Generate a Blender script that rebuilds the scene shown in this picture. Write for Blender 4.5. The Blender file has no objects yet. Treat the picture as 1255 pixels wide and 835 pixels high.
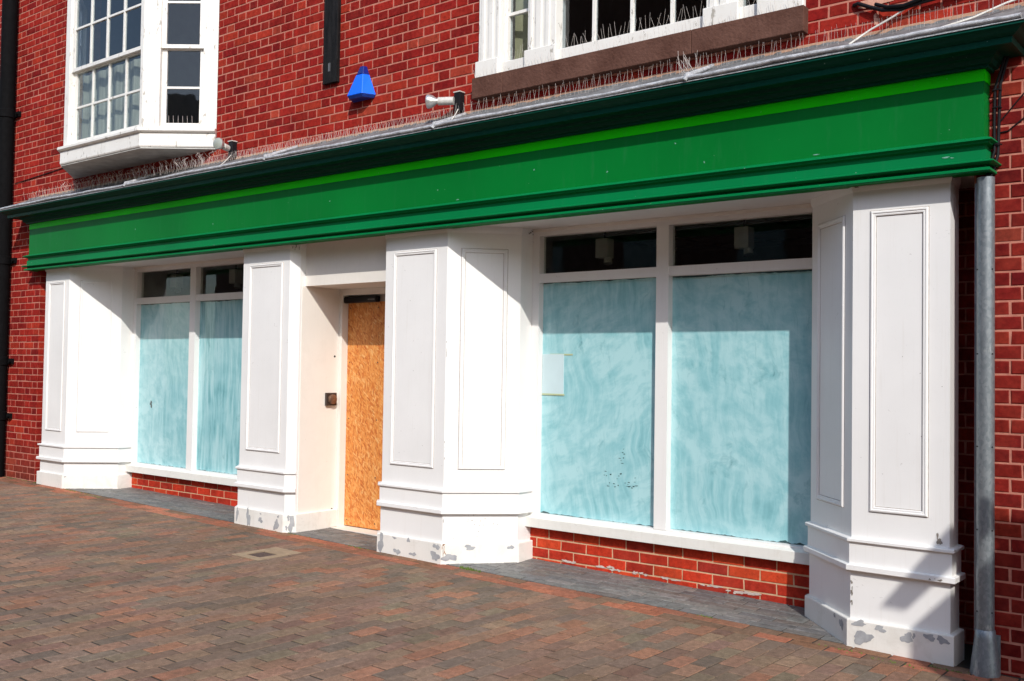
import bpy, math, random
from mathutils import Vector, Matrix
random.seed(7)
C = bpy.context.scene.collection
S = bpy.context.scene
H = 1.44            # eye level above the pavement; heights below are written relative to eye level

# ------------------------------------------------------------------ camera
f_px, yaw, pitch, roll, DIST = 1235.9, -0.6745, 0.0296, 0.0151, 5.5785
fw = Vector((math.sin(yaw)*math.cos(pitch), math.cos(yaw)*math.cos(pitch), math.sin(pitch)))
r0 = Vector((math.cos(yaw), -math.sin(yaw), 0)); u0 = r0.cross(fw)
rt = math.cos(roll)*r0 + math.sin(roll)*u0
up = -math.sin(roll)*r0 + math.cos(roll)*u0
cam = bpy.data.cameras.new('camera'); camo = bpy.data.objects.new('camera', cam); C.objects.link(camo)
cam.sensor_width = 36; cam.lens = f_px/1255*36; cam.clip_end = 500; cam.clip_start = .05
M = Matrix(((rt.x, up.x, -fw.x, 0), (rt.y, up.y, -fw.y, -DIST), (rt.z, up.z, -fw.z, H), (0, 0, 0, 1)))
camo.matrix_world = M
S.camera = camo

# ------------------------------------------------------------------ light
SUN = Vector((1.03, -1.0, 1.08)).normalized()      # towards the sun
w = bpy.data.worlds.new('World'); S.world = w; w.use_nodes = True
nt = w.node_tree; nt.nodes.clear()
sky = nt.nodes.new('ShaderNodeTexSky'); sky.sky_type = 'NISHITA'; sky.sun_disc = False
sky.sun_elevation = math.asin(SUN.z); sky.sun_rotation = math.atan2(SUN.x, SUN.y)
bg = nt.nodes.new('ShaderNodeBackground'); bg.inputs[1].default_value = 0.15
wo = nt.nodes.new('ShaderNodeOutputWorld')
nt.links.new(sky.outputs[0], bg.inputs[0]); nt.links.new(bg.outputs[0], wo.inputs[0])
sl = bpy.data.lights.new('sun', 'SUN'); sl.energy = 2.5; sl.angle = math.radians(.53); sl.color = (1, .96, .9)
so = bpy.data.objects.new('sun', sl); C.objects.link(so)
so.rotation_euler = SUN.to_track_quat('Z', 'Y').to_euler(); so.location = (6, -8, 9)
S.view_settings.view_transform = 'Standard'; S.view_settings.look = 'None'
S.view_settings.exposure = 0.65; S.view_settings.gamma = 1

# ------------------------------------------------------------------ node helpers
def mat(name):
    m = bpy.data.materials.new(name); m.use_nodes = True
    t = m.node_tree; b = t.nodes['Principled BSDF']
    return m, t, b
def N(t, kind, **kw):
    n = t.nodes.new('ShaderNode'+kind)
    for k, v in kw.items():
        if k.startswith('i_'): n.inputs[k[2:].replace('_', ' ')].default_value = v
        else: setattr(n, k, v)
    return n
def pos(t, scale=(1, 1, 1), rot=(0, 0, 0), loc=(0, 0, 0)):
    g = N(t, 'NewGeometry'); mp = N(t, 'Mapping')
    mp.inputs['Scale'].default_value = scale; mp.inputs['Rotation'].default_value = rot; mp.inputs['Location'].default_value = loc
    t.links.new(g.outputs['Position'], mp.inputs[0]); return mp.outputs[0]
def noise(t, vec, scale, detail=4, rough=.55, dist=0):
    n = N(t, 'TexNoise'); n.inputs['Scale'].default_value = scale; n.inputs['Detail'].default_value = detail
    n.inputs['Roughness'].default_value = rough; n.inputs['Distortion'].default_value = dist
    t.links.new(vec, n.inputs['Vector']); return n.outputs['Fac']
def ramp(t, fac, stops, interp='LINEAR'):
    r = N(t, 'ValToRGB'); cr = r.color_ramp; cr.interpolation = interp
    while len(cr.elements) < len(stops): cr.elements.new(.5)
    for e, (p, c) in zip(cr.elements, stops):
        e.position = p; e.color = (c, c, c, 1) if isinstance(c, (int, float)) else (*c, 1)
    t.links.new(fac, r.inputs[0]); return r.outputs[0]
def mix(t, fac, a, b, blend='MIX'):
    n = N(t, 'Mix', data_type='RGBA', blend_type=blend)
    for inp, val in ((0, fac), (6, a), (7, b)):
        if hasattr(val, 'links'): t.links.new(val, n.inputs[inp])
        elif isinstance(val, (int, float)): n.inputs[inp].default_value = val if inp == 0 else (val, val, val, 1)
        else: n.inputs[inp].default_value = (*val, 1)
    return n.outputs[2]
def bump(t, b, h, strength=.3, dist=.002):
    n = N(t, 'Bump'); n.inputs['Strength'].default_value = strength; n.inputs['Distance'].default_value = dist
    t.links.new(h, n.inputs['Height']); t.links.new(n.outputs[0], b.inputs['Normal'])
def setc(t, b, c):
    if hasattr(c, 'links'): t.links.new(c, b.inputs['Base Color'])
    else: b.inputs['Base Color'].default_value = (*c, 1)

def simple(name, col, rough=.5, metal=0, var=.12, nscale=8, bumps=.15, bdist=.001, coat=0, stretch=(1, 1, 1)):
    m, t, b = mat(name)
    if max(col) < .02: b.inputs['Specular IOR Level'].default_value = .12
    n = noise(t, pos(t, stretch), nscale, 5)
    dark = tuple(c*(1-var) for c in col); lite = tuple(min(1, c*(1+var)) for c in col)
    setc(t, b, ramp(t, n, [(.3, dark), (.7, lite)]))
    b.inputs['Roughness'].default_value = rough; b.inputs['Metallic'].default_value = metal
    b.inputs['Coat Weight'].default_value = coat
    if bumps: bump(t, b, noise(t, pos(t, stretch), nscale*9, 4), bumps, bdist)
    return m

# white joinery paint: faint brush grain, slight yellowing, fine dirt specks
def paint_white(name, tone=(.80, .79, .77), grime=0.0, flake=0.0, spec=.5):
    m, t, b = mat(name)
    p = pos(t)
    a = noise(t, p, 1.6, 5, .6)
    c = ramp(t, a, [(.3, tuple(x*.93 for x in tone)), (.65, tone)])
    fine = noise(t, pos(t, (3, 3, 1)), 34, 4, .7)
    c = mix(t, ramp(t, fine, [(.62, 0.), (.82, .22+grime*.5)]), c, (.48, .44, .38))
    dr = noise(t, pos(t, (14, 14, .5)), 3.2, 6, .7)
    c = mix(t, ramp(t, dr, [(.56, 0.), (.82, .26+grime*.4)]), c, (.56, .51, .44))
    mk = noise(t, pos(t, (1, 1, 2.2)), 15, 3, .6, 1.5)
    c = mix(t, ramp(t, mk, [(.715, 0.), (.73, .35)]), c, (.30, .27, .25))
    if grime:
        g = noise(t, p, 5.5, 6, .7, .6)
        c = mix(t, ramp(t, g, [(.5, 0.), (.75, grime)]), c, (.50, .46, .38))
    if flake:
        fl = noise(t, pos(t, (1, 1, .35)), 22, 6, .72, .5)
        c = mix(t, ramp(t, fl, [(.62-.04*flake, 0.), (.66-.04*flake, .8)]), c, (.30, .27, .22))
    setc(t, b, c)
    b.inputs['Roughness'].default_value = .42; b.inputs['Specular IOR Level'].default_value = spec
    bump(t, b, noise(t, pos(t, (5, 5, 1)), 26, 3), .12, .001)
    return m
WHITE = paint_white('white_gloss_paint'); WHITE_OLD = paint_white('old_white_paint', (.80, .78, .73), .25, .55)
WHITE_SK = paint_white('skirting_paint', (.78, .76, .71), .45, .0)
CREAM = paint_white('cream_paint', (.80, .755, .69), .12)
SOFFIT = paint_white('soffit_paint', (.74, .70, .68), .3)

def brick_mat(name, src, tint=(1, 1, 1), soot=.35, pale=.0, dust=0):
    """per-brick colour comes from the object's colour or the mesh's face colour; noise adds grain"""
    m, t, b = mat(name)
    if src == 'object': col = N(t, 'ObjectInfo').outputs['Color']
    else: col = N(t, 'Attribute', attribute_name='tone').outputs['Color']
    p = pos(t)
    n1 = noise(t, p, 28, 6, .7)
    c = mix(t, 1., col, ramp(t, n1, [(.28, .62), (.72, 1.30)]), 'MULTIPLY')
    nb = noise(t, p, 7, 3, .6)
    c = mix(t, ramp(t, nb, [(.45, 0.), (.75, .30 if not dust else .0)]), c, (.30, .050, .028))
    if not dust: c = mix(t, 1., c, ramp(t, noise(t, pos(t, (3.5, 3.5, .5)), 1.3, 5, .65), [(.3, .78), (.6, 1.06)]), 'MULTIPLY')
    n2 = noise(t, p, 9, 5, .7, .4)
    c = mix(t, ramp(t, n2, [(.55, 0.), (.8, soot)]), c, (.045, .012, .014))
    n4 = noise(t, p, 70, 3, .8)
    c = mix(t, ramp(t, n4, [(.66, 0.), (.74, .30+pale)]), c, (.50, .27, .18))
    if dust:
        n5 = noise(t, p, 210, 2, .6)
        c = mix(t, 1., c, ramp(t, n5, [(.35, .78), (.65, 1.24)]), 'MULTIPLY')
        c = mix(t, ramp(t, noise(t, p, 2.4, 5, .7, .5), [(.45, 0.), (.8, .45)]), c, (.19, .14, .105))
    n3 = noise(t, p, 1.1, 4, .6)
    c = mix(t, 1., c, ramp(t, n3, [(.3, .84), (.7, 1.12)]), 'MULTIPLY')
    setc(t, b, c); b.inputs['Roughness'].default_value = .9; b.inputs['Specular IOR Level'].default_value = .08
    bump(t, b, noise(t, p, 120, 5, .75), .55, .004)
    return m
BRICK_O = brick_mat('brick_face', 'object'); BRICK_S = brick_mat('brick_face_joined', 'mesh')
PAVER_O = brick_mat('paver_face', 'object', soot=.08, pale=.0, dust=1); PAVER_S = brick_mat('paver_face_joined', 'mesh', soot=.08, pale=.0, dust=1)
def mortar_mat(name, a, bcol):
    m, t, b = mat(name)
    c = ramp(t, noise(t, pos(t), 14, 6, .7), [(.3, a), (.7, bcol)])
    setc(t, b, c); b.inputs['Roughness'].default_value = .95
    bump(t, b, noise(t, pos(t), 160, 4, .7), .5, .003); return m
MORTAR = mortar_mat('lime_mortar', (.36, .12, .085), (.54, .22, .155))
MORTAR2 = mortar_mat('riser_mortar', (.46, .27, .15), (.66, .45, .28))
PAVSAND = mortar_mat('jointing_sand', (.014, .011, .008), (.036, .028, .018))

def green_mat(name, col, coat=.25):
    m, t, b = mat(name)
    a = noise(t, pos(t), .9, 4)
    c = ramp(t, a, [(.3, tuple(x*.86 for x in col)), (.7, tuple(x*1.1 for x in col))])
    sp = noise(t, pos(t), 46, 2, .5)
    c = mix(t, ramp(t, sp, [(.76, 0.), (.79, .7)]), c, (.25, .42, .36))
    st = noise(t, pos(t, (6, 6, .6)), 4, 5, .7)
    c = mix(t, ramp(t, st, [(.55, 0.), (.85, .22)]), c, (.05, .17, .10))
    setc(t, b, c); b.inputs['Roughness'].default_value = .5; b.inputs['Specular IOR Level'].default_value = .10
    b.inputs['Coat Weight'].default_value = coat*.12; b.inputs['Coat Roughness'].default_value = .3
    bump(t, b, noise(t, pos(t), 14, 3), .08, .002); return m
GREEN = green_mat('green_fascia_paint', (.0004, .150, .022)); GREEN_T = green_mat('green_moulding_paint', (.0004, .175, .050))
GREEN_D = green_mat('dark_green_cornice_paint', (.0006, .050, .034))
LIME = green_mat('lime_green_paint', (.012, .66, .001), .0)

def lead_mat():
    m, t, b = mat('weathered_lead')
    c = ramp(t, noise(t, pos(t, (1, 1, 1)), 9, 6, .7), [(.28, (.07, .07, .07)), (.5, (.16, .16, .16)), (.75, (.28, .28, .28))])
    sp = noise(t, pos(t), 60, 3, .7)
    c = mix(t, ramp(t, sp, [(.6, 0.), (.72, .6)]), c, (.5, .48, .45))
    setc(t, b, c); b.inputs['Roughness'].default_value = .6; b.inputs['Metallic'].default_value = .15
    bump(t, b, noise(t, pos(t), 22, 6), .8, .01); return m
LEAD = lead_mat()
def galv_mat():
    m, t, b = mat('galvanised_steel')
    v = N(t, 'TexVoronoi'); v.inputs['Scale'].default_value = 90; t.links.new(pos(t, (1, 1, .6)), v.inputs['Vector'])
    bw = N(t, 'RGBToBW'); t.links.new(v.outputs['Color'], bw.inputs[0])
    c = ramp(t, bw.outputs[0], [(.2, (.19, .215, .23)), (.8, (.26, .285, .30))])
    n = noise(t, pos(t, (1, 1, .45)), 12, 5, .7, .5)
    c = mix(t, ramp(t, n, [(.6, 0.), (.72, .7)]), c, (.62, .63, .60))
    setc(t, b, c); b.inputs['Metallic'].default_value = .55; b.inputs['Roughness'].default_value = .42
    bump(t, b, noise(t, pos(t), 30, 4), .2, .002); return m
GALV = galv_mat()
BLACK = simple('black_paint', (.003, .003, .0035), .85, 0, .4, 20, .3, .002)
BLACKWOOD = simple('black_weathered_wood', (.010, .009, .009), .6, 0, .7, 14, .8, .004, stretch=(3, 3, .4))
BLACKPL = simple('black_plastic', (.012, .012, .014), .35)
CABLE_W = simple('white_cable', (.62, .60, .55), .5)
STONE = None
def stone_mat():
    m, t, b = mat('brown_painted_stone')
    c = ramp(t, noise(t, pos(t), 5, 6, .65), [(.3, (.080, .036, .026)), (.7, (.140, .070, .052))])
    c = mix(t, ramp(t, noise(t, pos(t), 40, 4, .7), [(.62, 0.), (.74, .5)]), c, (.07, .04, .035))
    setc(t, b, c); b.inputs['Roughness'].default_value = .9; b.inputs['Specular IOR Level'].default_value = .1; bump(t, b, noise(t, pos(t), 45, 6), .8, .008); return m
STONE = stone_mat()
BLUE = simple('blue_alarm_plastic', (.0, .13, .86), .35, 0, .05, 5, 0, coat=.2)
NAVY = simple('dark_blue_plastic', (.003, .012, .16), .25, 0, .05, 5, 0, coat=.2)
CHROME = simple('spotlight_reflector', (.62, .62, .60), .28, .7, .2, 30)
LAMPW = simple('spotlight_body', (.55, .53, .49), .45, .1, .15, 30)
BARE = mortar_mat('bare_primer', (.27, .275, .285), (.42, .43, .44))
PAPER = simple('notice_paper', (.52, .66, .69), .6, 0, .05, 5, 0)
TAPE = simple('yellow_tape', (.44, .50, .30), .4, 0, .05, 5, 0)
IRON = simple('cast_iron', (.10, .065, .055), .7, .2, .25, 40)
CONC = simple('buff_concrete', (.29, .21, .13), .9, 0, .2, 18, .5, .003)
DARKROOM = simple('dim_room_wall', (.36, .36, .34), .9)
CEIL = simple('dim_ceiling_tile', (.66, .67, .64), .9)
ROOMW = simple('cream_room_wall', (.50, .46, .34), .9)
FIT = simple('pale_light_fitting', (.85, .86, .80), .5)
WIRE = simple('spike_wire', (.60, .54, .50), .4, .3, .1, 10, 0)
MOSS = simple('moss', (.10, .15, .02), .9, 0, .4, 60, .6, .004)
BRASS = simple('worn_bronze', (.22, .13, .085), .35, .6, .3, 40)

def glass_mat(name, tint=(.80, .84, .86), refl=1.0, ior=1.9):
    m, t, b = mat(name); t.nodes.remove(b)
    o = t.nodes['Material Output']
    tr = N(t, 'BsdfTransparent'); tr.inputs[0].default_value = (*tint, 1)
    gl = N(t, 'BsdfGlossy'); gl.inputs['Roughness'].default_value = .015; gl.inputs['Color'].default_value = (refl, refl, refl, 1)
    fr = N(t, 'Fresnel'); fr.inputs[0].default_value = ior
    bp = N(t, 'Bump'); bp.inputs['Strength'].default_value = .12; bp.inputs['Distance'].default_value = .01
    t.links.new(noise(t, pos(t), 2.5, 2), bp.inputs['Height']); t.links.new(bp.outputs[0], gl.inputs['Normal'])
    mx = N(t, 'MixShader')
    gb = N(t, 'NewGeometry'); om = N(t, 'Math', operation='SUBTRACT'); om.inputs[0].default_value = 1; t.links.new(gb.outputs['Backfacing'], om.inputs[1])
    mu = N(t, 'Math', operation='MULTIPLY'); t.links.new(fr.outputs[0], mu.inputs[0]); t.links.new(om.outputs[0], mu.inputs[1])     # only the outer face of the pane reflects
    t.links.new(mu.outputs[0], mx.inputs[0]); t.links.new(tr.outputs[0], mx.inputs[1]); t.links.new(gl.outputs[0], mx.inputs[2])
    t.links.new(mx.outputs[0], o.inputs[0]); return m
GLASS = glass_mat('window_glass', ior=1.6); TOPGLASS = glass_mat('toplight_glass', (.88, .90, .88), ior=1.42)

def warped(t, scale, amount, seed, sx=(1, 1, 1), rot=0):
    """position bent by a slow noise, then stretched: gives curved brush strokes"""
    g = N(t, 'NewGeometry'); nz = N(t, 'TexNoise'); nz.inputs['Scale'].default_value = scale; nz.inputs['Detail'].default_value = 3
    m0 = N(t, 'Mapping'); m0.inputs['Location'].default_value = (seed, 0, seed*.7); t.links.new(g.outputs['Position'], m0.inputs[0]); t.links.new(m0.outputs[0], nz.inputs['Vector'])
    sub = N(t, 'VectorMath', operation='SUBTRACT'); sub.inputs[1].default_value = (.5, .5, .5); t.links.new(nz.outputs['Color'], sub.inputs[0])
    sc = N(t, 'VectorMath', operation='SCALE'); sc.inputs['Scale'].default_value = amount; t.links.new(sub.outputs[0], sc.inputs[0])
    ad = N(t, 'VectorMath', operation='ADD'); t.links.new(m0.outputs[0], ad.inputs[0]); t.links.new(sc.outputs[0], ad.inputs[1])
    m1 = N(t, 'Mapping'); m1.inputs['Rotation'].default_value = (0, rot, 0); t.links.new(ad.outputs[0], m1.inputs[0])
    m2 = N(t, 'Mapping'); m2.inputs['Scale'].default_value = sx; t.links.new(m1.outputs[0], m2.inputs[0]); return m2.outputs[0]
def whitewash_mat(name, seed, style='swirl'):
    """cyan whitewash brushed over the inside of the pane: strokes, swirls, dabs and thin patches"""
    m, t, b = mat(name)
    hi = (.39, .65, .68); mid = (.25, .53, .57); lo = (.085, .31, .35); deep = (.04, .17, .20)
    if style == 'vertical': vs_ = warped(t, .9, .12, seed, (11, 1, .8)); hs_ = warped(t, 1.5, .2, seed+4, (16, 1, 1.6), .05)
    elif style == 'mixed': vs_ = warped(t, 1.6, .35, seed, (9, 1, .9), .06); hs_ = warped(t, 1.6, .28, seed+4, (4, 1, 6), -.5)
    else: vs_ = warped(t, 1.8, .30, seed, (10, 1, 1.0), .10); hs_ = warped(t, 1.9, .25, seed+4, (3.0, 1, 7), .5)
    a = noise(t, vs_, 2.0, 8, .6); h = noise(t, hs_, 1.6, 8, .62)
    big = noise(t, warped(t, 1.2, .5, seed+9), 1.9, 5, .6)
    s1 = ramp(t, a, [(.34, 0.), (.62, 1.)]); s2 = ramp(t, h, [(.36, 0.), (.60, 1.)])
    s_ = mix(t, .25 if style == 'vertical' else ramp(t, big, [(.38, .1), (.58, .9)]), s1, s2)
    s_ = mix(t, .35, s_, ramp(t, big, [(.32, 0.), (.62, 1.)]))
    w_ = .0 if style != 'vertical' else .12
    c = ramp(t, s_, [(.05+w_, lo if style == 'vertical' else tuple(.5*p_+.5*q_ for p_, q_ in zip(lo, mid))), (.38+w_, mid), (.80, hi)])
    fine = noise(t, warped(t, 2.0, .2, seed+2, (34, 1, 2.2), .1), 2.4, 6, .7)
    c = mix(t, ramp(t, fine, [(.57, 0.), (.74, .40)]), c, lo)
    dab = noise(t, warped(t, 2.6, .5, seed+6, (2.2, 1, 1.2)), 3.2, 7, .66)
    c = mix(t, ramp(t, dab, [(.60, 0.), (.70, .45)]), c, lo)
    c = mix(t, ramp(t, dab, [(.70, 0.), (.74, .7)]), c, deep)
    setc(t, b, c); b.inputs['Roughness'].default_value = .5
    b.inputs['Coat Weight'].default_value = 1; b.inputs['Coat Roughness'].default_value = .02; b.inputs['Coat IOR'].default_value = 1.5
    return m
WASH = [whitewash_mat('whitewash_a', 1.3, 'mixed'), whitewash_mat('whitewash_b', 4.1, 'vertical'), whitewash_mat('whitewash_c', 8.7), whitewash_mat('whitewash_d', 13.2, 'mixed')]
THIN = simple('unpainted_glass_edge', (.02, .06, .065), .2, 0, .3, 20, 0, coat=1)

def osb_mat():
    m, t, b = mat('strand_board')
    cur = None
    for i, (rot, sc) in enumerate([(.12, (92, 1, 20)), (-.35, (84, 1, 18)), (.42, (88, 1, 21)), (-.1, (110, 1, 17)), (.9, (88, 1, 26))]):
        v = N(t, 'TexVoronoi'); v.inputs['Scale'].default_value = 1; v.inputs['Randomness'].default_value = 1
        g = N(t, 'NewGeometry')
        m0 = N(t, 'Mapping'); m0.inputs['Rotation'].default_value = (0, rot, 0)
        m1 = N(t, 'Mapping'); m1.inputs['Scale'].default_value = sc; m1.inputs['Location'].default_value = (i*7.3, 0, i*3.1)
        t.links.new(g.outputs['Position'], m0.inputs[0]); t.links.new(m0.outputs[0], m1.inputs[0]); t.links.new(m1.outputs[0], v.inputs['Vector'])
        bw = N(t, 'SeparateColor'); t.links.new(v.outputs['Color'], bw.inputs[0])
        c = ramp(t, bw.outputs[0], [(0., (.50, .12, .018)), (.2, (.62, .19, .032)), (.55, (.72, .27, .055)), (.85, (.77, .34, .09)), (1., (.80, .44, .16))])
        if cur is None: cur = c
        else: cur = mix(t, ramp(t, bw.outputs[1], [(.62, 0.), (.63, 1.)]), cur, c)
    gr = noise(t, pos(t, (60, 1, 6)), 4, 4, .7)
    cur = mix(t, 1., cur, ramp(t, gr, [(.3, .72), (.7, 1.15)]), 'MULTIPLY')
    setc(t, b, cur); b.inputs['Roughness'].default_value = .6; bump(t, b, cur, .35, .002)
    return m
OSB = osb_mat()
def slate_mat():
    m, t, b = mat('blue_grey_brick')
    col = N(t, 'Attribute', attribute_name='tone').outputs['Color']
    n = noise(t, pos(t, (1, 1.3, 1)), 17, 7, .75, .8)
    c = mix(t, 1., col, ramp(t, n, [(.3, .45), (.7, 1.35)]), 'MULTIPLY')
    n2 = noise(t, pos(t, (1, 1.6, 1)), 24, 6, .75, 1.2)
    c = mix(t, ramp(t, n2, [(.58, 0.), (.70, .6)]), c, (.36, .33, .29))
    n3 = noise(t, pos(t), 34, 5, .75, .6)
    c = mix(t, ramp(t, n3, [(.55, 0.), (.68, .6)]), c, (.05, .05, .05))
    setc(t, b, c); b.inputs['Roughness'].default_value = .55; bump(t, b, n, .6, .008); return m
SLATE = slate_mat()

# ------------------------------------------------------------------ mesh helpers
WL = {}
def link(o, parent=None):
    C.objects.link(o)
    if parent is not None:
        o.parent = parent; o.matrix_parent_inverse = Matrix.Translation(-WL.get(parent.name, Vector((0, 0, 0))))
    return o
def empty(name, loc, label, cat, group=None):
    o = bpy.data.objects.new(name, None); C.objects.link(o)
    o.location = (loc[0], loc[1], loc[2]+H); o.empty_display_size = .1
    WL[o.name] = Vector(o.location)
    return tag(o, label, cat, group)
def tag(o, label=None, cat=None, group=None, kind=None):
    if label: o['label'] = label
    if cat: o['category'] = cat
    if group: o['group'] = group
    if kind: o['kind'] = kind
    return o
class MB:
    def __init__(s): s.v = []; s.f = []; s.c = []; s.cur = None
    def add(s, vs, fs, col=None):
        n = len(s.v); s.v += [tuple(v) for v in vs]; s.f += [tuple(i+n for i in f) for f in fs]; s.c += [col]*len(fs); return s
    def box(s, x0, x1, y0, y1, z0, z1, col=None):
        return s.add([(x0, y0, z0), (x1, y0, z0), (x1, y1, z0), (x0, y1, z0), (x0, y0, z1), (x1, y0, z1), (x1, y1, z1), (x0, y1, z1)],
                     [(0, 3, 2, 1), (4, 5, 6, 7), (0, 1, 5, 4), (1, 2, 6, 5), (2, 3, 7, 6), (3, 0, 4, 7)], col)
    def obox(s, p, d, s0, s1, t0, t1, z0, z1, col=None):
        """box along plan direction d from p; t is depth behind the face (into the wall)"""
        d = Vector((d[0], d[1])).normalized(); n = Vector((-d.y, d.x)); P = Vector(p)
        q = [P+d*a+n*b for a, b in ((s0, t0), (s1, t0), (s1, t1), (s0, t1))]
        return s.add([(a.x, a.y, z0) for a in q]+[(a.x, a.y, z1) for a in q],
                     [(0, 3, 2, 1), (4, 5, 6, 7), (0, 1, 5, 4), (1, 2, 6, 5), (2, 3, 7, 6), (3, 0, 4, 7)], col)
    def prism(s, poly, z0, z1, col=None):
        n = len(poly); vs = [(x, y, z0) for x, y in poly]+[(x, y, z1) for x, y in poly]
        return s.add(vs, [tuple(reversed(range(n))), tuple(range(n, 2*n))]+[(i, (i+1) % n, n+(i+1) % n, n+i) for i in range(n)], col)
    def sweep(s, path, prof, closed=True, slope=0.0, col=None):
        P = [Vector(p) for p in path]; n = len(P); rows = []
        nr = []
        for i in range(n-1):
            d = (P[i+1]-P[i]).normalized(); nr.append(Vector((d.y, -d.x)))
        mit = []
        for i in range(n):
            if i == 0: m = nr[0]
            elif i == n-1: m = nr[-1]
            else:
                m = (nr[i-1]+nr[i]); m = m/m.dot(nr[i])
            mit.append(m)
        vs = []
        for i in range(n):
            for o, z in prof:
                q = P[i]+mit[i]*o; vs.append((q.x, q.y, z+slope*q.x))
        k = len(prof); fs = []
        for i in range(n-1):
            for j in range(k if closed else k-1):
                a = i*k+j; b = i*k+(j+1) % k; fs.append((a, b, b+k, a+k))
        if closed: fs.append(tuple(range(k))); fs.append(tuple((n-1)*k+j for j in reversed(range(k))))
        return s.add(vs, fs, col)
    def tube(s, pts, r, n=8, cap=True, col=None):
        pts = [Vector(p) for p in pts]; vs = []; fs = []
        rr = r if isinstance(r, (list, tuple)) else [r]*len(pts)
        prev = None
        for i, p in enumerate(pts):
            d = (pts[min(i+1, len(pts)-1)]-pts[max(i-1, 0)]).normalized()
            if prev is None: a = d.orthogonal().normalized()
            else: a = (prev-d*prev.dot(d)).normalized()
            prev = a; b = d.cross(a)
            for k in range(n):
                t = 2*math.pi*k/n; vs.append(p+(a*math.cos(t)+b*math.sin(t))*rr[i])
        for i in range(len(pts)-1):
            for k in range(n):
                fs.append((i*n+k, i*n+(k+1) % n, (i+1)*n+(k+1) % n, (i+1)*n+k))
        if cap: fs.append(tuple(reversed(range(n)))); fs.append(tuple((len(pts)-1)*n+k for k in range(n)))
        return s.add(vs, fs, col)
    def build(s, name, m, parent=None, smooth=False, bevel=0, kind=None):
        me = bpy.data.meshes.new(name); me.from_pydata([(x, y, z+H) for x, y, z in s.v], [], s.f)
        me.materials.append(m); me.update()
        if any(c is not None for c in s.c):
            at = me.color_attributes.new('tone', 'FLOAT_COLOR', 'CORNER')
            for p in me.polygons:
                c = s.c[p.index] or (.3, .3, .3)
                for li in p.loop_indices: at.data[li].color = (*c, 1)
        if smooth:
            for p in me.polygons: p.use_smooth = True
        o = bpy.data.objects.new(name, me)
        link(o, parent)
        if bevel:
            b = o.modifiers.new('edge', 'BEVEL'); b.width = bevel; b.segments = 2; b.limit_method = 'ANGLE'; b.angle_limit = .6
        if smooth:
            try: me.set_sharp_from_angle(angle=.7)
            except Exception: pass
        if kind: o['kind'] = kind
        return o

def ground_z(x): return -1.345-.0152*(x+11)

# project helper, only used to decide which bricks show largest
def proj(x, y, z):
    q = Vector((x, y+DIST, z)); d = q.dot(fw)
    if d < .2: return None
    return 627.5+f_px*q.dot(rt)/d, 417.5-f_px*q.dot(up)/d, f_px/d

# one small brick: front face slightly cambered with chipped arrises. local: x 0..1, z 0..1, y front = 0
def brick_mesh(name, L, hgt, depth, m, seed, bev=.004, axis='wall'):
    vs, fs = brick_geo(0, L, 0, hgt, 0, depth, random.Random(seed), bev)
    me = bpy.data.meshes.new(name); me.from_pydata(vs, [], fs); me.materials.append(m); me.update(); return me
def brick_geo(x0, x1, z0, z1, y0, depth, R, bev=.004):
    j = lambda a: R.uniform(-a, a)
    b = bev
    back = [(x0, y0+depth, z0), (x1, y0+depth, z0), (x1, y0+depth, z1), (x0, y0+depth, z1)]
    mid = [(x0+j(.0024), y0+b*.8, z0+j(.0020)), (x1+j(.0024), y0+b*.8, z0+j(.0020)), (x1+j(.0024), y0+b*.8, z1+j(.0020)), (x0+j(.0024), y0+b*.8, z1+j(.0020))]
    fr = [(x0+b+j(b*.3), y0+j(.0008), z0+b+j(b*.3)), (x1-b+j(b*.3), y0+j(.0008), z0+b+j(b*.3)), (x1-b+j(b*.3), y0+j(.0008), z1-b+j(b*.3)), (x0+b+j(b*.3), y0+j(.0008), z1-b+j(b*.3))]
    vs = back+mid+fr
    fs = [(8, 9, 10, 11)]
    for a in range(4):
        c = (a+1) % 4
        fs += [(4+a, 4+c, 8+c, 8+a), (a, c, 4+c, 4+a)]
    return vs, fs

# ================================================================== GROUND
gm = MB()
def gp(x, y, dz=0): return (x, y, ground_z(x)+dz)
gx = [-40, -16, 3, 30]; gy = [-30, -6.2, .9, 1.0]
me = MB()
me.add([(-60, -40, ground_z(-16)-.0050), (-60, .55, ground_z(-16)-.0050), (-16, .55, ground_z(-16)-.0050), (-16, -40, ground_z(-16)-.0050),
        (3, .55, ground_z(3)-.0050), (3, -40, ground_z(3)-.0050), (40, .55, ground_z(3)-.0050), (40, -40, ground_z(3)-.0050)],
       [(0, 3, 2, 1), (3, 5, 4, 2), (5, 7, 6, 4)])
pavement = me.build('pavement', PAVSAND); pavement['kind'] = 'structure'

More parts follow.
